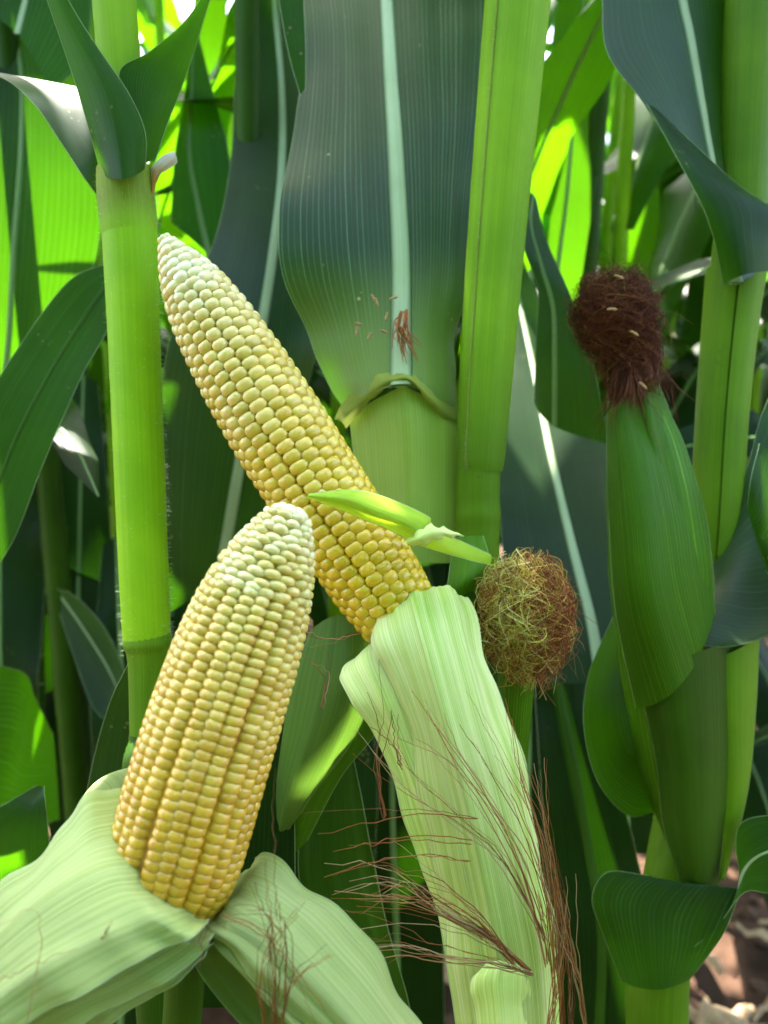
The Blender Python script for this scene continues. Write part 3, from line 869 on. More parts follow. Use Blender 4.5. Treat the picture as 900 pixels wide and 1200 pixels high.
blade(back_b, [(736, 345, 752, 350, 770, 345, 1.22), (732, 240, 750, 240, 772, 236, 1.2), (730, 140, 745, 135, 768, 140, 1.2), (736, 60, 744, 56, 756, 60, 1.22), (742, 0, 744, 0, 748, 0, 1.24)],
      'leaf_far', rib=None, label='pale backlit leaf above the brown silk head')
for st_ in ([(560, 1300, 610, 1300, 660, 1300, .84), (565, 1100, 615, 1090, 665, 1100, .82), (575, 920, 620, 900, 660, 920, .82), (590, 780, 620, 760, 650, 780, .84)],
            [(690, 1000, 735, 1000, 770, 1000, .9), (695, 860, 735, 850, 775, 860, .89), (700, 700, 735, 690, 770, 700, .9), (705, 560, 730, 540, 760, 560, .92), (715, 440, 728, 430, 740, 440, .94)]):
    blade(back_b, st_, 'leaf_low_shade', rib=(.003, .0015), ribmat='rib_far', keel=.25, ripple=.005, freq=2.5, ph=st_[0][0] * .1, n=30)  # low leaves added to darken the gaps behind the hanging husk
canopy(back_b, [(1.5, 60, .8, .045, 20, 95, .2), (1.68, 150, .7, .045, 25, 95, .2), (1.82, 270 + 60, .55, .04, 25, 90, .1)], B2[:2], 'leaf_far', 'rib_far')

B3 = foot(60, 600, .88)
back_c = thing('corn_plant', 'corn plant at the left edge with a thin dark stalk and a glowing backlit leaf', 'corn plant', B3, g2)
stalk_world(back_c, [B3, B3 + np.array([0, 0, 1.0]), B3 + np.array([-.02, 0, 2.1])], .015, .009, 'stalk_dark', nodes=(.2, .36, .52, .7))
blade(back_c, [(-60, 470, 0, 480, 40, 470, .80), (-70, 380, 10, 400, 90, 380, .78), (-65, 280, 16, 290, 118, 270, .77), (-60, 180, 24, 180, 116, 170, .77), (-50, 100, 25, 90, 95, 90, .78), (-40, 20, 15, 20, 60, 20, .80), (-30, -60, 5, -60, 40, -60, .83)],
      'leaf', rib=(.003, .0015), ribmat='rib_far', label='broad backlit leaf glowing yellow green', keel=.2)
blade(back_c, [(120, 310, 128, 330, 132, 355, .58), (80, 330, 100, 370, 124, 390, .57), (30, 395, 62, 430, 96, 440, .56), (-15, 470, 20, 510, 52, 540, .55), (-40, 560, -15, 600, 12, 640, .55), (-70, 640, -55, 680, -40, 710, .55)],
      'leaf_lit_tone', rib=(.0016, .001), ribmat='stalk_dark', label='dull green diagonal leaf crossing behind the pale stalk', keel=.1)
blade(back_c, [(-40, 0, 20, 40, 60, 110, .72), (-30, -60, 40, -40, 100, 60, .73), (0, -120, 60, -120, 110, -40, .74), (60, -200, 90, -200, 120, -150, .76)], 'leaf', rib=(.003, .0015), label='dark leaf in the top left corner')
blade(back_c, [(70, 960, 66, 900, 62, 860, .86), (20, 980, 30, 900, 42, 820, .80), (-20, 1010, 10, 880, 30, 790, .76), (-60, 1000, -30, 880, 0, 780, .74)], 'leaf', rib=None, label='backlit low leaf at the left edge')
blade(back_c, [(-30, 1060, -10, 1080, 10, 1100, .52), (-20, 1000, 10, 1020, 56, 1030, .50), (-20, 960, 20, 975, 56, 970, .49), (10, 940, 35, 945, 52, 930, .49), (44, 920, 48, 922, 52, 921, .5)], 'leaf', rib=None,
      label='low leaf tip at the left edge, white where the sun strikes')
blade(back_c, [(66, 690, 72, 700, 70, 720, .86), (90, 700, 100, 740, 90, 780, .84), (125, 740, 130, 790, 110, 830, .82), (150, 800, 145, 830, 135, 850, .80), (160, 850, 158, 856, 154, 860, .79)], 'leaf', rib=(.002, .001), ribmat='rib_far')
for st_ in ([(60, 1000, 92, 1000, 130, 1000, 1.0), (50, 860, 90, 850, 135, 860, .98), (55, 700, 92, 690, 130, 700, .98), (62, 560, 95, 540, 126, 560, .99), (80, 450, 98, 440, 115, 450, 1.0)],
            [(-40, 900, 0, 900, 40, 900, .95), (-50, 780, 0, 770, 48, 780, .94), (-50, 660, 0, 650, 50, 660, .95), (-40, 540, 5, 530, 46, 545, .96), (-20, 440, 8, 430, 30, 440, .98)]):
    blade(back_c, st_, 'leaf_low_shade', rib=(.003, .0015), ribmat='rib_far', keel=.25, ripple=.005, freq=2.5, ph=st_[0][0] * .1, n=30)  # leaves put in to keep the lower left gaps in deep shade
canopy(back_c, [(1.55, 60, .8, .045, 20, 95, .2), (1.7, 120, .7, .045, 25, 95, .2), (1.85, 0, .55, .04, 25, 90, .1)], B3[:2], 'leaf_far', 'rib_far')


# ---------------------------------------------------------------- ears
def kernel_meshes(mat, nvar=6, rings=5, segs=12, q0=2.5, flat_y=False):
    out = []
    for v in range(nvar):
        q = q0 + 0.5 * rng.random()
        a = np.linspace(0, 2 * math.pi, segs, endpoint=False)
        ca, sa = np.cos(a), np.sin(a)
        rr = (np.abs(ca) ** q + np.abs(sa) ** q) ** (-1 / q)
        V, lean = [], rng.normal(0, .04, 2)
        prof = [(0.96, -0.75), (1.02, 0.00), (0.97, 0.44), (0.78, 0.76), (0.42, 0.95)]
        if flat_y:                               # kernels squeezed along the row, domed across it
            prof = [(0.97, 0.98, -0.75), (1.00, 1.00, 0.00), (0.91, 0.97, 0.40), (0.69, 0.84, 0.74), (0.36, 0.50, 0.95)]
        else:
            prof = [(a_, a_, z_) for a_, z_ in prof]
        for s, sy, z in prof:
            jit = 1 + rng.normal(0, .02, segs)
            V.append(np.stack([rr * ca * s * jit + lean[0] * z, rr * sa * sy * jit + lean[1] * z, np.full(segs, z)], -1))
        V = np.vstack(V + [np.array([[lean[0], lean[1], 1.0]])])
        F = [tuple(f) for f in grid_faces(len(prof), segs, True)]
        top = len(V) - 1
        o = (len(prof) - 1) * segs
        F += [(o + i, o + (i + 1) % segs, top) for i in range(segs)]
        me = bpy.data.meshes.new('kernel')
        me.from_pydata(V.tolist(), [], F)
        for p in me.polygons:
            p.use_smooth = True
        me.materials.append(mat)
        out.append((me, V, F))
    return out


def build_cob(ear, base, tip, prof_px, d, rows, pitch_px, stops, bend=0.0, twist=0.0, khw=1.0, stagger=0.5, tip_from=0.86, kh=8.0, seed=1, hov=1.05, q0=2.3, rnd_off=False, flat_y=False):
    """cob core with every kernel; local Z runs from base to tip, local X faces the camera"""
    g = np.random.default_rng(seed)
    Z = tip - base
    length = np.linalg.norm(Z)
    px = d / FPX
    fr = np.array([p[0] for p in prof_px])
    rv = np.array([p[1] for p in prof_px]) * px

    def rad(z):
        return np.interp(z / length, fr, rv)

    zz = np.linspace(0, length, 200)
    rs = np.convolve(np.pad(rad(zz), 6, mode='edge'), np.ones(13) / 13, 'valid')

    def rads(z):
        return np.interp(z, zz, rs)

    def axis(z):
        return np.array([0, bend * 4 * (z / length) * (1 - z / length), z])
    mat = kernel_mat('kernel_skin', ear, length, stops)
    khm = kh * px
    n = 60
    zs = np.linspace(-0.004, length * 0.998, n)
    path = np.array([axis(max(0, z)) + [0, 0, min(0, z)] for z in zs])
    rr = np.maximum(rads(np.clip(zs, 0, length)) - khm * 0.78, 0.001)
    rr[0] = 0.002
    rr[-2:] *= np.array([.9, .3])
    cob = tube('cob', path, rr, M['core'], ear, k=36, world=False)
    kms = kernel_meshes(mat, q0=q0, flat_y=flat_y)
    cells = []
    z = pitch_px * px * 0.3
    zrow = [z]
    while z < length * tip_from:
        sc = rads(z) / rv.max()
        z += pitch_px * px * (0.80 + 0.20 * sc)
        zrow.append(z)
    zrow = np.array(zrow)
    rowph = g.uniform(-.1, .1, rows)
    for i in range(rows):
        wob_a, wob_p = g.uniform(.0, .05), g.uniform(0, 6)
        st = g.random() if rnd_off else stagger * (i % 2) + g.uniform(-.12, .12)
        for j in range(len(zrow) - 1):
            zc = zrow[j] + (zrow[j + 1] - zrow[j]) * st
            h = zrow[j + 1] - zrow[j]
            th = 2 * math.pi * (i + rowph[i]) / rows + twist * zc / length + wob_a * math.sin(zc / length * 5 + wob_p)
            cells.append((zc, th, h, 2 * math.pi / rows))
    z = zrow[-1]
    k = 0
    while z < length * 0.995:
        r = max(rads(z) - khm * .4, .0012)
        sc = 0.60 + 0.4 * rads(z) / rv.max()
        w = 2 * math.pi * rv.max() / rows * sc
        nn = max(3, int(round(2 * math.pi * r / w)))
        h = pitch_px * px * (0.72 + .28 * rads(z) / rv.max())
        for i in range(nn):
            cells.append((z + g.normal(0, h * .12), 2 * math.pi * (i + .5 * (k % 2)) / nn + twist + g.normal(0, .04) + .3, h, 2 * math.pi / nn))
        z += h * .92
        k += 1
    for i in range(7):                       # the blunt end
        cells.append((length * 1.0, 2 * math.pi * i / 6, -1 if i < 6 else -2, 1.0))
    mats = []
    for (zc, th, h, dth) in cells:
        if h < 0:
            r = rads(length)
            e = np.array([math.cos(th), math.sin(th), 0])
            nrm_ = norm(e * (.55 if h == -1 else 0.02) + np.array([0, 0, 1.0]))
            up = norm(e - nrm_ * np.dot(e, nrm_))
            side = np.cross(up, nrm_)
            kz = khm * .55
            m4 = np.eye(4)
            m4[:3, 0], m4[:3, 1], m4[:3, 2] = side * r * .36, up * r * .36, nrm_ * kz
            m4[:3, 3] = axis(length) + e * r * (.62 if h == -1 else 0) - nrm_ * kz * (.55 if h == -1 else .3)
            mats.append((m4, nrm_[0], length))
            continue
        zc = min(max(zc, 0.0005), length * .998)
        r = rads(zc)
        dr = (rads(min(zc + .002, length)) - rads(max(zc - .002, 0))) / (min(zc + .002, length) - max(zc - .002, 0))
        if zc < length * .06:
            dr = max(dr, -1) if dr < 0 else min(dr, 1.2)
        e = np.array([math.cos(th), math.sin(th), 0])
        nrm_ = norm(e - np.array([0, 0, dr]))
        up = norm(np.array([0, 0, 1]) - nrm_ * nrm_[2])
        side = np.cross(up, nrm_)
        wx = dth * (r - khm * .30) / 2 * 1.02 * khw
        hy = h / 2 * (1.07 + (hov - 1.07) * min(1, max(0, 1.6 - zc / length * 1.9))) * math.sqrt(1 + min(dr * dr, 1.5))
        kz = khm * (.72 + .28 * min(1, r / rv.max()))
        wx *= g.uniform(.93, 1.05)
        hy *= g.uniform(.94, 1.07)
        kz *= g.uniform(.92, 1.08)
        c = axis(zc) + e * (r) - nrm_ * kz
        tilt = g.normal(0, .04)
        s2 = side * math.cos(tilt) + up * math.sin(tilt)
        u2 = np.cross(nrm_, s2)
        m4 = np.eye(4)
        m4[:3, 0] = s2 * wx
        m4[:3, 1] = u2 * hy
        m4[:3, 2] = nrm_ * kz
        m4[:3, 3] = c
        mats.append((m4, nrm_[0], zc))
    order = sorted(range(len(mats)), key=lambda q: -(mats[q][1]))
    chosen = set([q for q in order if mats[q][2] > length * 0.02][:300])
    Vs, F4, off = [], [], 0
    for q, (m4, f, zc) in enumerate(mats):
        me, V, F = kms[q % len(kms)]
        if q in chosen:
            o = bpy.data.objects.new('kernel', me)
            COL.objects.link(o)
            o.parent = cob
            o.matrix_basis = Matrix(m4.tolist())
        else:
            Vs.append(V @ m4[:3, :3].T + m4[:3, 3])
            F4 += [tuple(x + off for x in ff) for ff in F]
            off += len(V)
    me = bpy.data.meshes.new('kernels')
    me.from_pydata(np.vstack(Vs).tolist(), [], F4)
    for p in me.polygons:
        p.use_smooth = True
    me.materials.append(mat)
    o = bpy.data.objects.new('kernels', me)
    COL.objects.link(o)
    o.parent = cob
    o['kind'] = 'stuff'
    return cob


def ear_frame(base, tip):
    z = norm(tip - base)
    x = norm(-CF - z * np.dot(-CF, z))
    y = np.cross(z, x)
    return Matrix(np.stack([x, y, z], 1).tolist())


# --- peeled ear in front
fb, ft = P(192, 1062, .322), P(341, 597, .338)
front_ear = thing('corn_ear', 'peeled pale yellow corn ear in front, pointing up, its husks folded down to both sides', 'corn ear', fb, 'peeled corn ears',
                  ear_frame(fb, ft))
build_cob(front_ear, fb, ft, [(-.02, 50), (.0, 58), (.05, 72), (.12, 79), (.25, 81), (.45, 80), (.62, 77), (.74, 71), (.84, 61), (.92, 47), (.97, 34), (1.0, 26)],
          .325, 22, 11.3, [(0.0, (0.60, 0.31, 0.014)), (0.35, (0.66, 0.395, 0.040)), (0.62, (0.70, 0.49, 0.10)), (0.85, (0.69, 0.57, 0.17)), (1.0, (0.80, 0.74, 0.42))],
          bend=-0.0033, twist=.34, khw=1.12, stagger=.5, tip_from=.78, kh=11.5, seed=3, hov=1.5, q0=2.7, rnd_off=True, flat_y=True)

# --- peeled ear behind, tilted to the left
tb, tt = P(470, 724, .425), P(192, 279, .425)
tilted_ear = thing('corn_ear', 'peeled yellow corn ear tilted to the left, a long green husk hanging from its base', 'corn ear', tb, 'peeled corn ears',
                   ear_frame(tb, tt))
build_cob(tilted_ear, tb, tt, [(-.02, 44), (.0, 50), (.08, 56), (.3, 60), (.5, 60.5), (.65, 57), (.78, 50), (.87, 41), (.94, 27), (.98, 15), (1.0, 7)],
          .42, 18, 13.9, [(0.0, (0.64, 0.43, 0.004)), (0.25, (0.68, 0.46, 0.020)), (0.5, (0.71, 0.51, 0.075)), (0.8, (0.74, 0.60, 0.21)), (1.0, (0.80, 0.72, 0.42))],
          bend=-0.002, twist=-.12, stagger=.5, tip_from=.84, khw=1.13, kh=9.6, seed=5, hov=1.24, q0=2.7)

# husks of the front ear
blade(front_ear, [(176, 930, 190, 1030, 245, 1078, .348, .318, .302), (140, 922, 158, 1030, 236, 1091, .342, .297, .286), (108, 936, 128, 1035, 212, 1104, .334, .291, .281), (74, 964, 86, 1056, 168, 1124, .326, .286, .277),
                  (34, 1012, 34, 1090, 100, 1160, .322, .284, .274), (-10, 1058, -16, 1132, 38, 1196, .32, .284, .272), (-60, 1110, -70, 1180, -30, 1245, .32, .284, .272)],
      'husk', name='husk_leaf', rib=None, keel=.0, n=60, m=33, relief=.0006, ripple=.002, freq=2.2, label='broad pale husk flap folded to the left')
blade(front_ear, [(190, 960, 215, 1050, 252, 1092, .352, .325, .306), (150, 960, 180, 1070, 246, 1104, .346, .303, .292), (110, 980, 140, 1085, 222, 1130, .338, .298, .288), (70, 1010, 95, 1110, 160, 1168, .332, .293, .284), (30, 1060, 45, 1140, 92, 1200, .33, .29, .281), (-20, 1110, -10, 1180, 30, 1240, .33, .29, .28)],
      'husk', name='husk_leaf', rib=None, keel=.0, n=50, m=25, relief=.0003, ripple=.001, label='under layer of the left husk')
blade(front_ear, [(160, 925, 150, 965, 140, 990, .36), (165, 900, 135, 918, 110, 945, .362), (150, 903, 118, 912, 96, 938, .365), (135, 925, 110, 932, 90, 948, .37), (128, 948, 105, 952, 86, 965, .372)],
      'husk', name='husk_leaf', rib=None, keel=.0, label='curled husk rim behind the left flap', n=30)
blade(front_ear, [(300, 1006, 262, 1052, 240, 1086, .352, .338, .312), (322, 1004, 282, 1060, 248, 1098, .342, .312, .303), (366, 1036, 330, 1088, 290, 1134, .332, .305, .300), (418, 1088, 380, 1140, 340, 1184, .328, .302, .298),
                  (468, 1152, 432, 1200, 396, 1240, .326, .300, .296), (515, 1225, 480, 1265, 450, 1300, .324, .300, .296)],
      'husk', name='husk_leaf', rib=None, keel=.0, n=54, m=29, relief=.0006, ripple=.002, freq=2, label='broad pale husk flap folded to the right')
blade(front_ear, [(285, 1075, 258, 1098, 240, 1108, .345, .33, .322), (290, 1105, 258, 1118, 228, 1128, .34, .322, .315), (320, 1150, 290, 1165, 256, 1170, .334, .316, .312), (365, 1200, 332, 1215, 300, 1220, .33, .314, .31), (410, 1260, 380, 1270, 350, 1280, .33, .314, .31)],
      'husk_dull', name='husk_leaf', rib=None, keel=.0, n=36, label='greener under layer of the right husk')
blade(front_ear, [(262, 1078, 252, 1090, 244, 1100, .318, .312, .31), (300, 1100, 268, 1112, 250, 1106, .310, .304, .306), (330, 1150, 300, 1150, 276, 1132, .306, .299, .302), (370, 1200, 345, 1200, 318, 1180, .304, .296, .298), (420, 1260, 400, 1260, 380, 1240, .304, .296, .298)],
      'husk', name='husk_leaf', rib=None, keel=.0, n=36, relief=.0002)
blade(left_plant, [(215, 1180, 280, 1180, 340, 1170, .47), (225, 1080, 285, 1070, 345, 1070, .465), (240, 960, 292, 950, 345, 960, .465), (255, 860, 298, 850, 340, 860, .47), (280, 780, 300, 775, 320, 780, .48)],
      'leaf_low_shade', rib=None, label='added leaf, toned dark for shade, behind the foot of the front cob')  # leaf added to cover the soil gap, shade put into its tissue
fs = cr([P(214, 1080, .335), P(216, 1130, .345), P(214, 1190, .36), P(204, 1290, .40), np.array([LB[0], LB[1] - .01, .62])], 30)
tube('shank', fs, np.linspace(.0075, .009, 30), M['stalk_dark'], front_ear, k=14)

blade(front_ear, [(196, 985, 225, 1068, 256, 1100, .356, .33, .31), (160, 1000, 195, 1095, 240, 1118, .35, .309, .297), (120, 1040, 150, 1120, 205, 1152, .342, .304, .294), (80, 1090, 105, 1150, 140, 1192, .338, .30, .29), (40, 1140, 60, 1190, 84, 1230, .336, .298, .288)],
      'husk', name='husk_leaf', rib=None, keel=.0, n=40, m=21, relief=.0004, ripple=.001, label='lowest layer of the left husk')
# husks of the tilted ear
blade(tilted_ear, [(450, 750, 498, 715, 548, 715, .432, .440, .445), (436, 737, 492, 690, 548, 704, .412, .412, .430), (446, 770, 506, 744, 572, 768, .394, .386, .406), (474, 842, 532, 840, 596, 846, .389, .375, .398),
                   (496, 940, 562, 945, 622, 940, .387, .373, .396), (514, 1040, 584, 1045, 641, 1032, .386, .372, .395), (530, 1140, 602, 1145, 656, 1130, .385, .371, .394), (545, 1250, 612, 1250, 664, 1240, .385, .371, .394)],
      'husk_mid', name='husk_leaf', rib=None, keel=.0, n=64, m=33, relief=.0009, ripple=.0018, freq=3, label='long pale green husk hanging down from the tilted ear')
blade(tilted_ear, [(424, 772, 446, 748, 474, 742, .436, .438, .432), (397, 792, 434, 764, 478, 758, .410, .402, .408), (416, 822, 452, 814, 494, 830, .398, .390, .396), (442, 868, 474, 868, 510, 890, .396, .388, .392), (466, 930, 498, 935, 534, 945, .394, .386, .39),
                   (488, 995, 520, 1005, 552, 1015, .393, .385, .389), (510, 1065, 544, 1072, 576, 1085, .392, .385, .389), (530, 1140, 562, 1150, 592, 1160, .392, .385, .388), (548, 1240, 580, 1250, 610, 1260, .392, .385, .388)],
      'husk_mid', name='husk_leaf', rib=None, keel=.0, n=60, m=21, relief=.0007, ripple=.0012, freq=3, label='left strip of the hanging husk')
blade(tilted_ear, [(566, 1132, 592, 1126, 623, 1140, .374, .369, .377), (552, 1150, 588, 1150, 622, 1160, .371, .365, .375), (556, 1180, 590, 1180, 622, 1190, .371, .365, .375), (562, 1230, 594, 1230, 626, 1240, .371, .365, .375), (572, 1290, 600, 1290, 630, 1290, .371, .365, .375)],
      'husk_mid', name='husk_leaf', rib=None, keel=.0, n=30, ripple=.0004, freq=2, relief=.0003, label='torn outer husk at the foot of the hanging husk')
blade(tilted_ear, [(520, 720, 540, 700, 566, 690, .452, .448, .455), (524, 690, 545, 680, 572, 668, .452, .446, .455), (528, 660, 548, 655, 572, 648, .46, .455, .46), (534, 630, 550, 628, 566, 628, .466, .462, .468)],
      'husk_deep', name='husk_leaf', rib=None, keel=.0, label='green husk base beside the stalk', n=20)
# small leaf flag across the cob
blade(tilted_ear, [(575, 650, 576, 655, 574, 662, .440), (540, 634, 535, 645, 545, 655, .424, .418, .424), (512, 622, 505, 633, 500, 642, .408, .400, .406), (505, 612, 494, 626, 480, 634, .402, .394, .402), (500, 604, 475, 614, 450, 618, .398, .388, .398),
                   (450, 582, 440, 600, 424, 608, .390, .380, .390), (410, 574, 405, 586, 396, 596, .382, .375, .384), (362, 579, 360, 581, 358, 583, .376, .375, .377)],
      'husk_sunlit', name='husk_leaf', rib=None, keel=.25, n=50, m=15, label='small bright yellow green husk tip crossing the cob')
blade(tilted_ear, [(474, 634, 478, 637, 484, 641, .397, .393, .397), (486, 626, 492, 631, 500, 637, .392, .386, .391), (500, 616, 508, 622, 516, 630, .394, .388, .393), (516, 618, 524, 623, 530, 629, .400, .394, .399), (536, 624, 540, 626, 544, 628, .406, .404, .406)],
      'husk_mid', name='husk_leaf', rib=None, keel=0, n=20, m=9, ripple=.0008, freq=4, label='whitish twist in the husk tip')
# dull husks hanging between the two ears
blade(tilted_ear, [(362, 742, 395, 722, 430, 738, .452, .446, .45), (345, 790, 388, 785, 436, 788, .456, .440, .45), (334, 850, 374, 850, 428, 836, .46, .442, .452), (326, 905, 352, 915, 405, 880, .465, .45, .456), (322, 950, 335, 960, 368, 930, .47, .46, .462), (322, 985, 326, 990, 335, 985, .472, .47, .472)],
      'husk_dull', name='husk_leaf', rib=None, keel=.0, n=36, label='dull green husk hanging between the two cobs', relief=.0004)
blade(tilted_ear, [(385, 840, 410, 820, 440, 815, .46), (370, 890, 405, 880, 440, 858, .462), (350, 940, 370, 935, 400, 910, .465), (338, 1000, 345, 1000, 360, 985, .47)],
      'husk_deep', name='husk_leaf', rib=None, keel=.0, n=24)
blade(tilted_ear, [(392, 860, 400, 858, 408, 860, .50), (360, 930, 392, 930, 424, 935, .498), (350, 1010, 394, 1020, 438, 1012, .495), (362, 1090, 410, 1100, 455, 1090, .495), (400, 1180, 440, 1190, 480, 1180, .5), (420, 1250, 450, 1250, 480, 1250, .5)], 'stalk_dark', name='husk_leaf', rib=None, n=30, relief=.0005, ripple=.002, freq=2)
ts = cr([P(474, 730, .432), P(510, 740, .452), P(548, 700, .465), P(560, 650, .478)], 24)
tube('shank', ts, np.linspace(.010, .008, 24), M['husk_deep'], tilted_ear, k=12)

# --- silk of the peeled ears
def bundle(lines_px, spread, cnt, g, jitter_d=.004, n=14):
    out = []
    for base_line in lines_px:
        for _ in range(cnt):
            ln = []
            o0, o1 = g.normal(0, spread, 2), g.normal(0, spread, 2)
            k = len(base_line)
            dd = g.normal(0, jitter_d)
            for q, (x, y, d) in enumerate(base_line):
                f = q / (k - 1)
                ww = 0.25 + f
                ln.append(P(x + (o0[0] * (1 - f) + o1[0] * f * 1.6) * ww, y + (o0[1] * (1 - f) + o1[1] * f * 1.6) * ww, d + dd * f))
            ln = cr(ln, n)
            ln[1:-1] += g.normal(0, .0004, (n - 2, 3))
            out.append(ln)
    return out


g = np.random.default_rng(11)
hang = []
hang += bundle([[(622, 1140, .362), (590, 1110, .360), (540, 1080, .357), (480, 1060, .352), (415, 1056, .346)],
                [(622, 1140, .362), (575, 1100, .359), (520, 1070, .356), (460, 1030, .352), (405, 1040, .346)],
                [(620, 1140, .362), (580, 1128, .360), (520, 1118, .357), (470, 1105, .353), (430, 1112, .348)],
                [(600, 1130, .36), (560, 1080, .357), (510, 1050, .354), (450, 1040, .348)]], 9, 9, g)
hang += bundle([[(640, 1130, .363), (620, 1050, .360), (580, 960, .360), (530, 880, .362), (505, 830, .366)],
                [(650, 1150, .363), (640, 1060, .362), (610, 980, .362), (560, 900, .362), (520, 860, .364)],
                [(640, 1100, .362), (590, 1010, .360), (530, 960, .360), (480, 925, .364), (440, 880, .37)],
                [(655, 1170, .363), (640, 1000, .364), (610, 920, .368), (585, 850, .375)]], 12, 6, g)
hang += bundle([[(660, 1230, .366), (655, 1120, .368), (645, 1020, .372), (628, 940, .38), (618, 900, .388)],
                [(670, 1230, .366), (668, 1130, .368), (655, 1050, .370), (640, 990, .376)],
                [(690, 1240, .366), (682, 1160, .366), (668, 1100, .366), (655, 1040, .37)],
                [(640, 1230, .362), (650, 1160, .362), (652, 1100, .362), (640, 1040, .366)]], 7, 11, g)
hang += bundle([[(560, 960, .362), (500, 955, .358), (440, 962, .352), (360, 978, .344)], [(555, 990, .362), (500, 985, .358), (450, 985, .352), (400, 985, .346)], [(550, 1010, .362), (500, 1000, .358), (440, 995, .352), (380, 1000, .346)]], 8, 2, g)
hang += bundle([[(450, 960, .375), (440, 900, .38), (448, 850, .382), (442, 800, .39)], [(470, 900, .375), (464, 870, .378), (466, 840, .382)], [(430, 740, .42), (400, 750, .41), (370, 755, .40), (350, 752, .395)], [(380, 830, .42), (388, 790, .42), (365, 770, .41)]], 7, 3, g)
hc = [np.array(random.choice([(.34, .11, .03), (.42, .17, .05), (.28, .10, .035), (.48, .27, .11), (.22, .085, .035), (.50, .33, .18)])) for _ in hang]
strands('silk', hang, [float(x) for x in g.uniform(.00016, .00038, len(hang))], hc, M['silk'], tilted_ear)

fr = []
fr += bundle([[(322, 1200, .290), (320, 1140, .288), (312, 1090, .287), (300, 1040, .288)], [(318, 1200, .290), (322, 1130, .288), (326, 1080, .287), (322, 1060, .287)],
              [(330, 1200, .290), (335, 1150, .288), (330, 1100, .287), (300, 1072, .29), (262, 1074, .297)], [(312, 1210, .29), (306, 1150, .288), (312, 1110, .287), (340, 1060, .287)],
              [(326, 1210, .29), (345, 1150, .288), (390, 1110, .29)]], 6, 4, g)
fr += bundle([[(262, 1072, .297), (300, 1090, .290), (345, 1130, .288), (385, 1190, .290)], [(240, 1085, .287), (232, 1105, .285), (226, 1120, .284)]], 5, 2, g)
fr += bundle([[(30, 1200, .268), (42, 1140, .270), (50, 1090, .272), (42, 1068, .274), (0, 1085, .276)], [(0, 1152, .268), (40, 1130, .270), (92, 1108, .273)], [(118, 1100, .276), (124, 1085, .277)]], 2, 1, g, .001)
fr += bundle([[(325, 1080, .286), (322, 1010, .290), (318, 950, .30), (322, 900, .31)]], 2, 1, g, .001)
hc = [np.array(random.choice([(.36, .12, .03), (.44, .19, .06), (.24, .12, .04), (.20, .14, .05), (.40, .24, .10)])) for _ in fr]
strands('silk', fr, [float(x) for x in g.uniform(.00014, .0003, len(fr))], hc, M['silk'], front_ear)


# ---------------------------------------------------------------- young ear with round silk tuft
def hang_tuft(c, rx, ry, rz, cnt, g, n=26, curl=.35):
    """wavy strands that leave the crown of the tuft, bulge out and fall"""
    out = []
    for _ in range(cnt):
        az, rr_ = g.uniform(0, 6.283), g.uniform(.25, 1.0) ** .6
        t0, t1 = g.uniform(.0, .45), g.uniform(.7, 1.12)
        t = np.linspace(t0, t1, n)
        prof = np.sin(np.clip(t, 0, 1) * math.pi * .80 + .32) ** .7 * rr_
        k1, k2, p1, p2 = g.uniform(6, 16), g.uniform(12, 30), g.uniform(0, 6), g.uniform(0, 6)
        a_ = az + curl * np.sin(k1 * t + p1) + curl * .6 * np.sin(k2 * t + p2)
        pr = prof + .10 * np.sin(k2 * t + p1)
        y = 1 - 2 * t + .07 * np.sin(k1 * 1.7 * t + p2)
        out.append(c + CR * (np.cos(a_) * pr * rx)[:, None] + CU * (y * ry)[:, None] - CF * (np.sin(a_) * pr * rz)[:, None])
    return out


def curl_ball(c, rx, ry, rz, cnt, g, n=22, step=.0042, wild=.9, inner=.35):
    out = []
    for _ in range(cnt):
        v = norm(g.normal(0, 1, 3))
        r = inner + (1 - inner) * g.random() ** .5
        p = v * r
        dirn = norm(g.normal(0, 1, 3))
        ln = []
        for q in range(n):
            ln.append(c + (CR * p[0] * rx + CU * p[1] * ry - CF * p[2] * rz))
            dirn = norm(dirn + g.normal(0, wild * .5, 3) - p * max(0, np.linalg.norm(p) - .9) * 2.2)
            p = p + dirn * step / rx
        out.append(np.array(ln))
    return out


yb = P(600, 830, .468)
young_ear = thing('corn_ear', 'young corn ear topped by a round curly tuft of olive and red silk', 'corn ear', yb, 'unpeeled corn ears')
yp = cr([P(596, 960, .475), P(600, 880, .472), P(604, 810, .462), P(608, 760, .452)], 24)
tube('husk', yp, np.interp(np.linspace(0, 1, 24), [0, .5, .8, 1], [.008, .0095, .010, .006]), M['husk_deep'], young_ear, k=16)
g = np.random.default_rng(21)
bc = P(617, 716, .440)
lines = hang_tuft(bc, .0240, .0305, .021, 640, g, n=34, curl=.42) + curl_ball(bc - CU * .003, .0240, .0290, .021, 220, g, n=26, step=.0034, wild=.55)
lines += hang_tuft(bc + CR * .006 - CU * .012, .017, .024, .016, 120, g, n=26, curl=.6)
cols = []
for ln in lines:
    mloc = ln.mean(0) - bc
    lat = np.dot(mloc, CR) / .022
    r_ = g.random()
    ver = np.dot(mloc, CU) / .03
    if lat > .05 + g.normal(0, .2) or abs(ver - .1) > .62 + g.normal(0, .15):
        c_ = random.choice([(.28, .055, .025), (.38, .10, .035), (.44, .17, .05), (.50, .30, .07)])
    elif lat < -.6 + g.normal(0, .2):
        c_ = random.choice([(.32, .09, .025), (.38, .18, .04), (.46, .38, .07)])
    else:
        c_ = random.choice([(.50, .44, .06), (.60, .54, .12), (.42, .28, .06), (.74, .68, .26), (.40, .15, .03), (.55, .50, .08)])
    cols.append(np.array(c_))
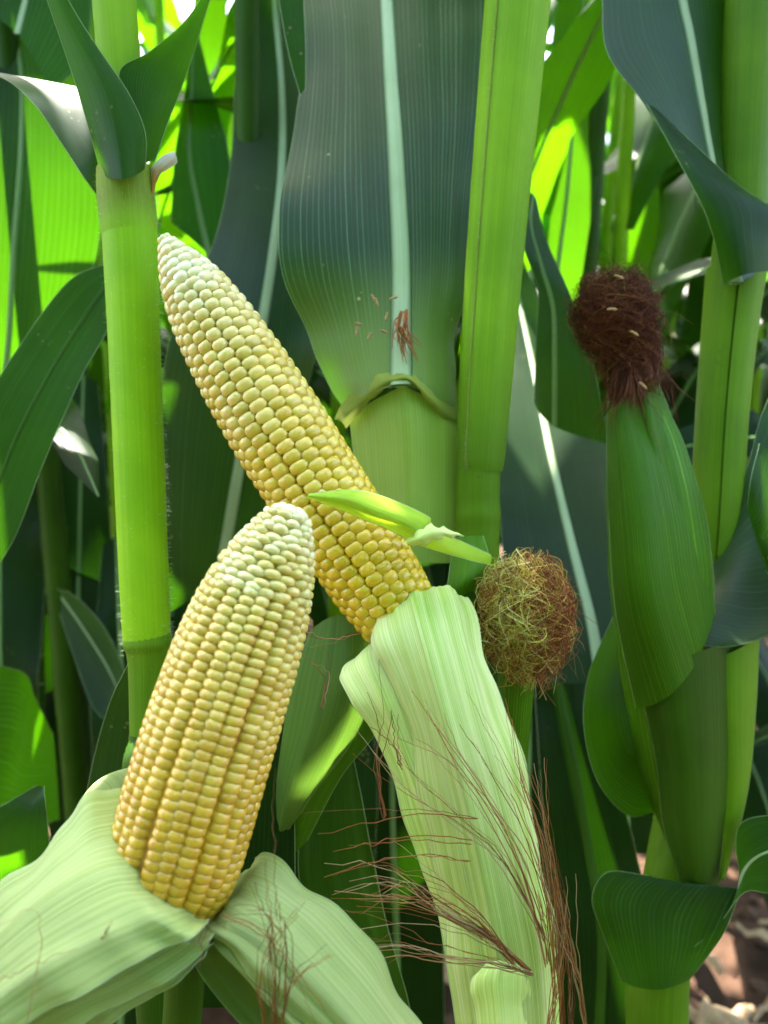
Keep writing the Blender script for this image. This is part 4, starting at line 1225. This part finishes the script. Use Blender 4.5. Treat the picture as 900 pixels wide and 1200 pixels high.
for _ in range(70):                              # strands that stand clear of the tuft
    a_ = g.uniform(0, 6.283)
    e_ = CR * math.cos(a_) + CU * math.sin(a_)
    p_ = bc + (CR * math.cos(a_) * .021 + CU * math.sin(a_) * .028) - CF * g.uniform(-.01, .015)
    lines.append(cr([p_ - e_ * .006, p_ + e_ * .001, p_ + e_ * g.uniform(.002, .007) + CR * g.normal(0, .004) - CU * g.uniform(0, .006), p_ + e_ * g.uniform(.001, .009) + CR * g.normal(0, .006) - CU * g.uniform(.002, .014)], 12))
    cols.append(np.array(random.choice([(.34, .09, .03), (.44, .2, .05), (.5, .4, .1)])))
strands('silk', lines, [float(x) for x in g.uniform(.00014, .00026, len(lines))], [np.minimum(c_ * (1.5 if c_[1] > .25 else 1.0), .9) for c_ in cols], M['silk'], young_ear)

# ---------------------------------------------------------------- unpeeled ear on the right
ub = P(800, 930, .53)
right_ear = thing('corn_ear', 'unpeeled green corn ear on the right with a dark brown silk head', 'corn ear', ub, 'unpeeled corn ears')
# closed husk body
n = 44
ax = cr([P(800, 985, .535), P(788, 880, .527), P(778, 760, .518), P(770, 640, .512), P(758, 540, .51), P(744, 470, .512)], n)
lr = np.interp(np.linspace(0, 1, n), [0, .15, .35, .55, .72, .85, .95, 1], np.array([20, 40, 52, 58, 52, 43, 34, 26]) / FPX * .515)
tube('husk', ax, lr, M['husk_deep'], right_ear, k=32, flat=.9, nrm=np.broadcast_to(-CF, (n, 3)))
# overlapping husk leaves
blade(right_ear, [(745, 830, 800, 800, 838, 720, .500, .480, .505), (722, 720, 770, 700, 834, 660, .500, .470, .503), (714, 620, 758, 610, 826, 600, .503, .474, .505), (711, 540, 745, 530, 800, 520, .507, .482, .506), (711, 484, 730, 470, 762, 455, .510, .494, .506)],
      'husk_deep', name='husk_leaf', rib=None, keel=0, label='broad outer husk leaf', n=40)
blade(right_ear, [(800, 740, 820, 720, 838, 690, .498, .492, .51), (770, 620, 800, 620, 832, 640, .488, .486, .508), (760, 540, 780, 545, 816, 570, .490, .487, .508), (750, 480, 764, 478, 786, 484, .496, .490, .508), (752, 452, 760, 448, 770, 446, .502, .498, .505)],
      'husk_deep', name='husk_leaf', rib=None, keel=0, label='second husk leaf wrapped from the right', n=30)
# lower sheath holding the ear, a leaf's shade put into its dark colour
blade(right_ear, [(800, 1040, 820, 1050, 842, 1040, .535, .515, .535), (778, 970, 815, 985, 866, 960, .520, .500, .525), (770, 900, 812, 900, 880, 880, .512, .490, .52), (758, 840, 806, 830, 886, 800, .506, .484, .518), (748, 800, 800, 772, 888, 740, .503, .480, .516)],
      'stalk_dark', name='husk_leaf', rib=None, keel=0, label='lower sheath holding the ear, toned dark for shade', n=34)
blade(right_ear, [(842, 1036, 846, 1030, 850, 1030, .520, .518, .522), (850, 940, 866, 940, 876, 930, .508, .508, .516), (846, 850, 866, 845, 886, 830, .502, .50, .512), (840, 770, 866, 760, 890, 745, .498, .496, .508)],
      'stalk_mid', name='husk_leaf', rib=None, keel=0, label='lighter right edge of the lower sheath', n=24)
g = np.random.default_rng(31)
lines = hang_tuft(P(722, 372, .50), .0265, .0290, .022, 520, g, n=28, curl=.5) + curl_ball(P(720, 362, .50), .0245, .0225, .021, 260, g, n=22, step=.0033, wild=.7)
lines += hang_tuft(P(739, 418, .502), .019, .033, .017, 420, g, n=26, curl=.45)
tails = bundle([[(745, 420, .495), (730, 450, .49), (712, 490, .494)], [(740, 420, .492), (752, 455, .486), (762, 478, .488)], [(750, 410, .492), (775, 440, .495), (786, 470, .50)], [(728, 420, .492), (716, 460, .49), (706, 482, .495)], [(740, 430, .49), (738, 460, .484), (742, 482, .484)]], 7, 22, g)
lines += tails
cols = [np.array(random.choice([(.11, .024, .010), (.16, .036, .013), (.22, .060, .02), (.075, .017, .009), (.30, .11, .035), (.13, .028, .012)])) for _ in lines]
fly = bundle([[(700, 360, .495), (676, 372, .494), (668, 392, .494)], [(760, 360, .495), (778, 372, .494), (784, 398, .495)], [(720, 330, .495), (712, 312, .494), (696, 308, .494)], [(735, 330, .495), (752, 314, .495), (768, 322, .496)], [(712, 400, .49), (696, 430, .49), (694, 462, .492)], [(768, 420, .495), (782, 446, .496), (790, 480, .50)]], 9, 9, g, .004, 12)
cols += [np.array(random.choice([(.14, .03, .012), (.24, .08, .03)])) for _ in fly]
lines += fly
strands('silk', lines, .00018, cols, M['silk'], right_ear)


# ---------------------------------------------------------------- fallen anthers
def anther(px, py, d, ln, ang, mat, label, grp, r=.00085):
    c = P(px, py, d)
    dr_ = CR * math.cos(ang) - CU * math.sin(ang)
    s = np.linspace(-.5, .5, 9)
    path = c + dr_[None, :] * (s * ln)[:, None] + CU[None, :] * (np.cos(s * 3) * ln * .08)[:, None]
    V = tube_verts(path, r * np.array([.3, .8, 1, .95, .75, .95, 1, .8, .3]), 7, .7)
    V = V.reshape(-1, 3)
    cc = V.mean(0)
    o = mesh_obj('dry_anther', V - cc, grid_faces(9, 7, True), M[mat])
    o.location = cc
    o['label'] = label
    o['category'] = 'anther'
    o['group'] = grp


gl = 'fallen anthers on the broad blade'
al = 'tiny dry tan anther lying on the broad blade near its white midrib'
for (x, y, a_) in [(441, 354, 70), (461, 350, -20), (453, 371, 100), (420, 380, 10), (418, 388, 95), (433, 394, 120), (450, 389, 20), (437, 349, 60)]:
    t_ = (y - 310) / 140
    anther(x, y, .478 if x > 425 else .484, .0050 * random.uniform(.8, 1.2), R(a_), 'anther', al, gl)
for (x, y, a_) in [(725, 325, 20), (717, 363, 0), (743, 391, 30), (753, 452, 40)]:
    anther(x, y, .474, .0058, R(a_), 'anther', 'tiny pale anther caught in the dark brown silk head', 'anthers in the brown silk')
scrap = thing('dry_scrap', 'frayed orange brown scrap lying on the white midrib of the broad blade', 'plant scrap', P(470, 388, .474))
lines = bundle([[(470, 366, .476), (466, 385, .472), (474, 410, .474)], [(476, 364, .476), (474, 388, .471), (470, 405, .474)], [(464, 378, .476), (470, 390, .471), (480, 412, .474)]], 4, 10, np.random.default_rng(5), .001, 8)
o = strands('fibre', lines, .0005, [np.array(random.choice([(.50, .17, .05), (.58, .26, .09), (.40, .14, .05)])) for _ in lines], M['silk'], scrap)


# ---------------------------------------------------------------- rows of corn behind
def proto(idx, far):
    root = bpy.data.objects.new('corn_plant', None)
    parts = []
    h = random.uniform(1.95, 2.3)
    lean = random.uniform(-.05, .05)
    pts = np.array([[0, 0, 0], [lean * .3, 0, h * .5], [lean, .02, h]])
    st_ = stalk_world(root, pts, .014, .006, 'stalk', k=8, n=30, nodes=(.1, .2, .3, .42, .54, .66, .78))
    az = random.uniform(0, 360)
    nl = 14 if not far else 12
    for i in range(nl):
        f = (i + .6) / nl
        zz = .18 + f * (h - .28)
        x = np.interp(zz, pts[:, 2], pts[:, 0])
        az += 180 + random.uniform(-25, 25)
        ln = (.62 + .35 * math.sin(f * 3.0)) * random.uniform(.85, 1.1)
        arc_leaf(root, zz, R(az), ln, random.uniform(.040, .056), R(random.uniform(14, 28)), R(random.uniform(70, 135)), random.uniform(-.9, .9), random.uniform(-.5, .5),
                 mat='leaf_low_shade' if zz < .95 else 'leaf_far', rib=not far, n=18 if not far else 14, m=7 if not far else 5, base=(x, 0), ripple=.014)  # leaves low on the plant take the tissue toned for shade
    COL.objects.link(root)
    return root


def copy_tree(o, parent=None):
    c = o.copy()
    COL.objects.link(c)
    c.parent = parent
    for ch in o.children:
        copy_tree(ch, c)
    return c


random.seed(41)
near_p = [proto(i, False) for i in range(4)]
far_p = [proto(i, True) for i in range(4)]
used = set()
for row, (yy, step_) in enumerate([(1.08, .23), (1.6, .26), (2.2, .28), (2.9, .32), (3.7, .36), (4.6, .40), (-.60, .23), (-1.05, .24), (-1.6, .28)]):
    half = .52 * yy + .45 if yy > 0 else 1.5
    x = -half + random.uniform(0, .1)
    while x < half:
        pr = (near_p if row < 2 else far_p)[random.randrange(4)]
        if pr.name in used:
            o = copy_tree(pr)
        else:
            o = pr
            used.add(pr.name)
        o.location = (x + random.uniform(-.05, .05), yy + random.uniform(-.07, .07), 0)
        o.rotation_euler = (random.uniform(-.04, .04), random.uniform(-.04, .04), random.uniform(0, 6.28))
        s_ = random.uniform(.92, 1.06)
        o.scale = (s_, s_, s_)
        o['category'] = 'corn plant'
        if yy < 0:  # unseen plants added behind the viewer to cut low sky light
            bpy.context.view_layer.update()
            for ch in list(o.children):
                mwc = np.array(ch.matrix_world)
                co = np.array([v.co for v in ch.data.vertices]) @ mwc[:3, :3].T + mwc[:3, 3]
                if ch.name.startswith('leaf') and co[:, 1].max() > -.08 and co[:, 2].max() > .3:
                    for gc in list(ch.children):
                        bpy.data.objects.remove(gc)
                    bpy.data.objects.remove(ch)
            o['label'] = 'unseen corn plant added behind the viewer to block low sky light'
            o['group'] = 'unseen corn plants added behind the viewer'
        elif row < 2:
            o['label'] = 'corn plant in the shaded green rows just behind the front plants'
            o['group'] = 'corn plants in the near background rows'
        else:
            o['label'] = 'blurred corn plant in the sunlit rows far behind'
            o['group'] = 'corn plants in the far background rows'
        x += step_ * random.uniform(.85, 1.15)
for p_ in near_p + far_p:
    if p_.name not in used:
        for ch in list(p_.children_recursive):
            bpy.data.objects.remove(ch)
        bpy.data.objects.remove(p_)

# ---------------------------------------------------------------- gaps in the canopy: leaves that would keep the sun off the flecked spots are left out
SUNNY = [(5, 150, .755), (45, 210, .75), (20, 330, .76), (60, 300, .75), (70, 140, .755), (84, 112, .475), (430, 594, .378), (465, 604, .385),
         (246, 60, .965), (262, 240, .99), (660, 150, .945), (680, 0, .955), (650, 340, .96), (752, 200, 1.19),
         (610, 450, .775), (640, 480, .75), (668, 505, .735), (715, 805, .548), (30, 955, .485)]
SUNNY_P = [P(*q) for q in SUNNY] + [np.array([.62, 1.75, .03]), np.array([.52, 1.38, .03])]
HERO = {o.name for r_ in (left_plant, mid_plant, right_plant, back_a, back_b, back_c) for o in r_.children if 'label' in o}
bpy.context.view_layer.update()
dg = bpy.context.evaluated_depsgraph_get()
drop = {}
for q in SUNNY_P:
    o_ = Vector(q) + sun_dir * .012
    for _ in range(14):
        hit, loc, nrm_, idx, ob, mw = scene.ray_cast(dg, o_, sun_dir)
        if not hit:
            break
        t_ = ob if ob.name.startswith('leaf') else ob.parent
        if t_ is not None and t_.name.startswith('leaf') and t_.name not in HERO and t_.parent is not None and t_.parent.name.startswith('corn_plant'):
            drop[t_.name] = 1
        o_ = loc + sun_dir * .002
for nme in drop:
    t_ = bpy.data.objects.get(nme)
    for ch in list(t_.children):
        bpy.data.objects.remove(ch)
    bpy.data.objects.remove(t_)
print('leaves left out', len(drop))
# unseen upper leaves added on the plants close behind to shade the ears
for root_, bxy, (h_, az_, ln_, w_, f0_, f1_, rl_) in [
        (back_c, B3, (1.5, 15.988, 0.834, 0.045, 18.316, 73.813, -0.398)), (back_a, B1, (1.755, 145.935, 0.84, 0.052, 30.213, 111.247, -0.108)),
        (back_a, B1, (1.645, 132.423, 0.624, 0.048, 24.719, 71.091, 0.334)), (back_c, B3, (1.876, 48.63, 0.642, 0.048, 22.295, 107.284, 0.362)),
        (back_c, B3, (1.441, 16.046, 0.567, 0.057, 34.349, 100.342, -0.304)), (back_c, B3, (1.944, 77.847, 0.711, 0.051, 32.586, 78.939, 0.297)),
        (back_a, B1, (1.585, 88.544, 0.653, 0.05, 22.786, 71.879, 0.079)), (back_a, B1, (1.735, 168.527, 0.526, 0.049, 30.074, 66.619, -0.133)),
        (back_b, B2, (1.523, 162.73, 0.603, 0.055, 31.336, 86.559, -0.361))]:
    arc_leaf(root_, h_, R(az_), ln_, w_, R(f0_), R(f1_), rl_, 0.0, mat='leaf', base=bxy[:2], world=True, ribmat='rib_far', n=26, m=9, ripple=.0)
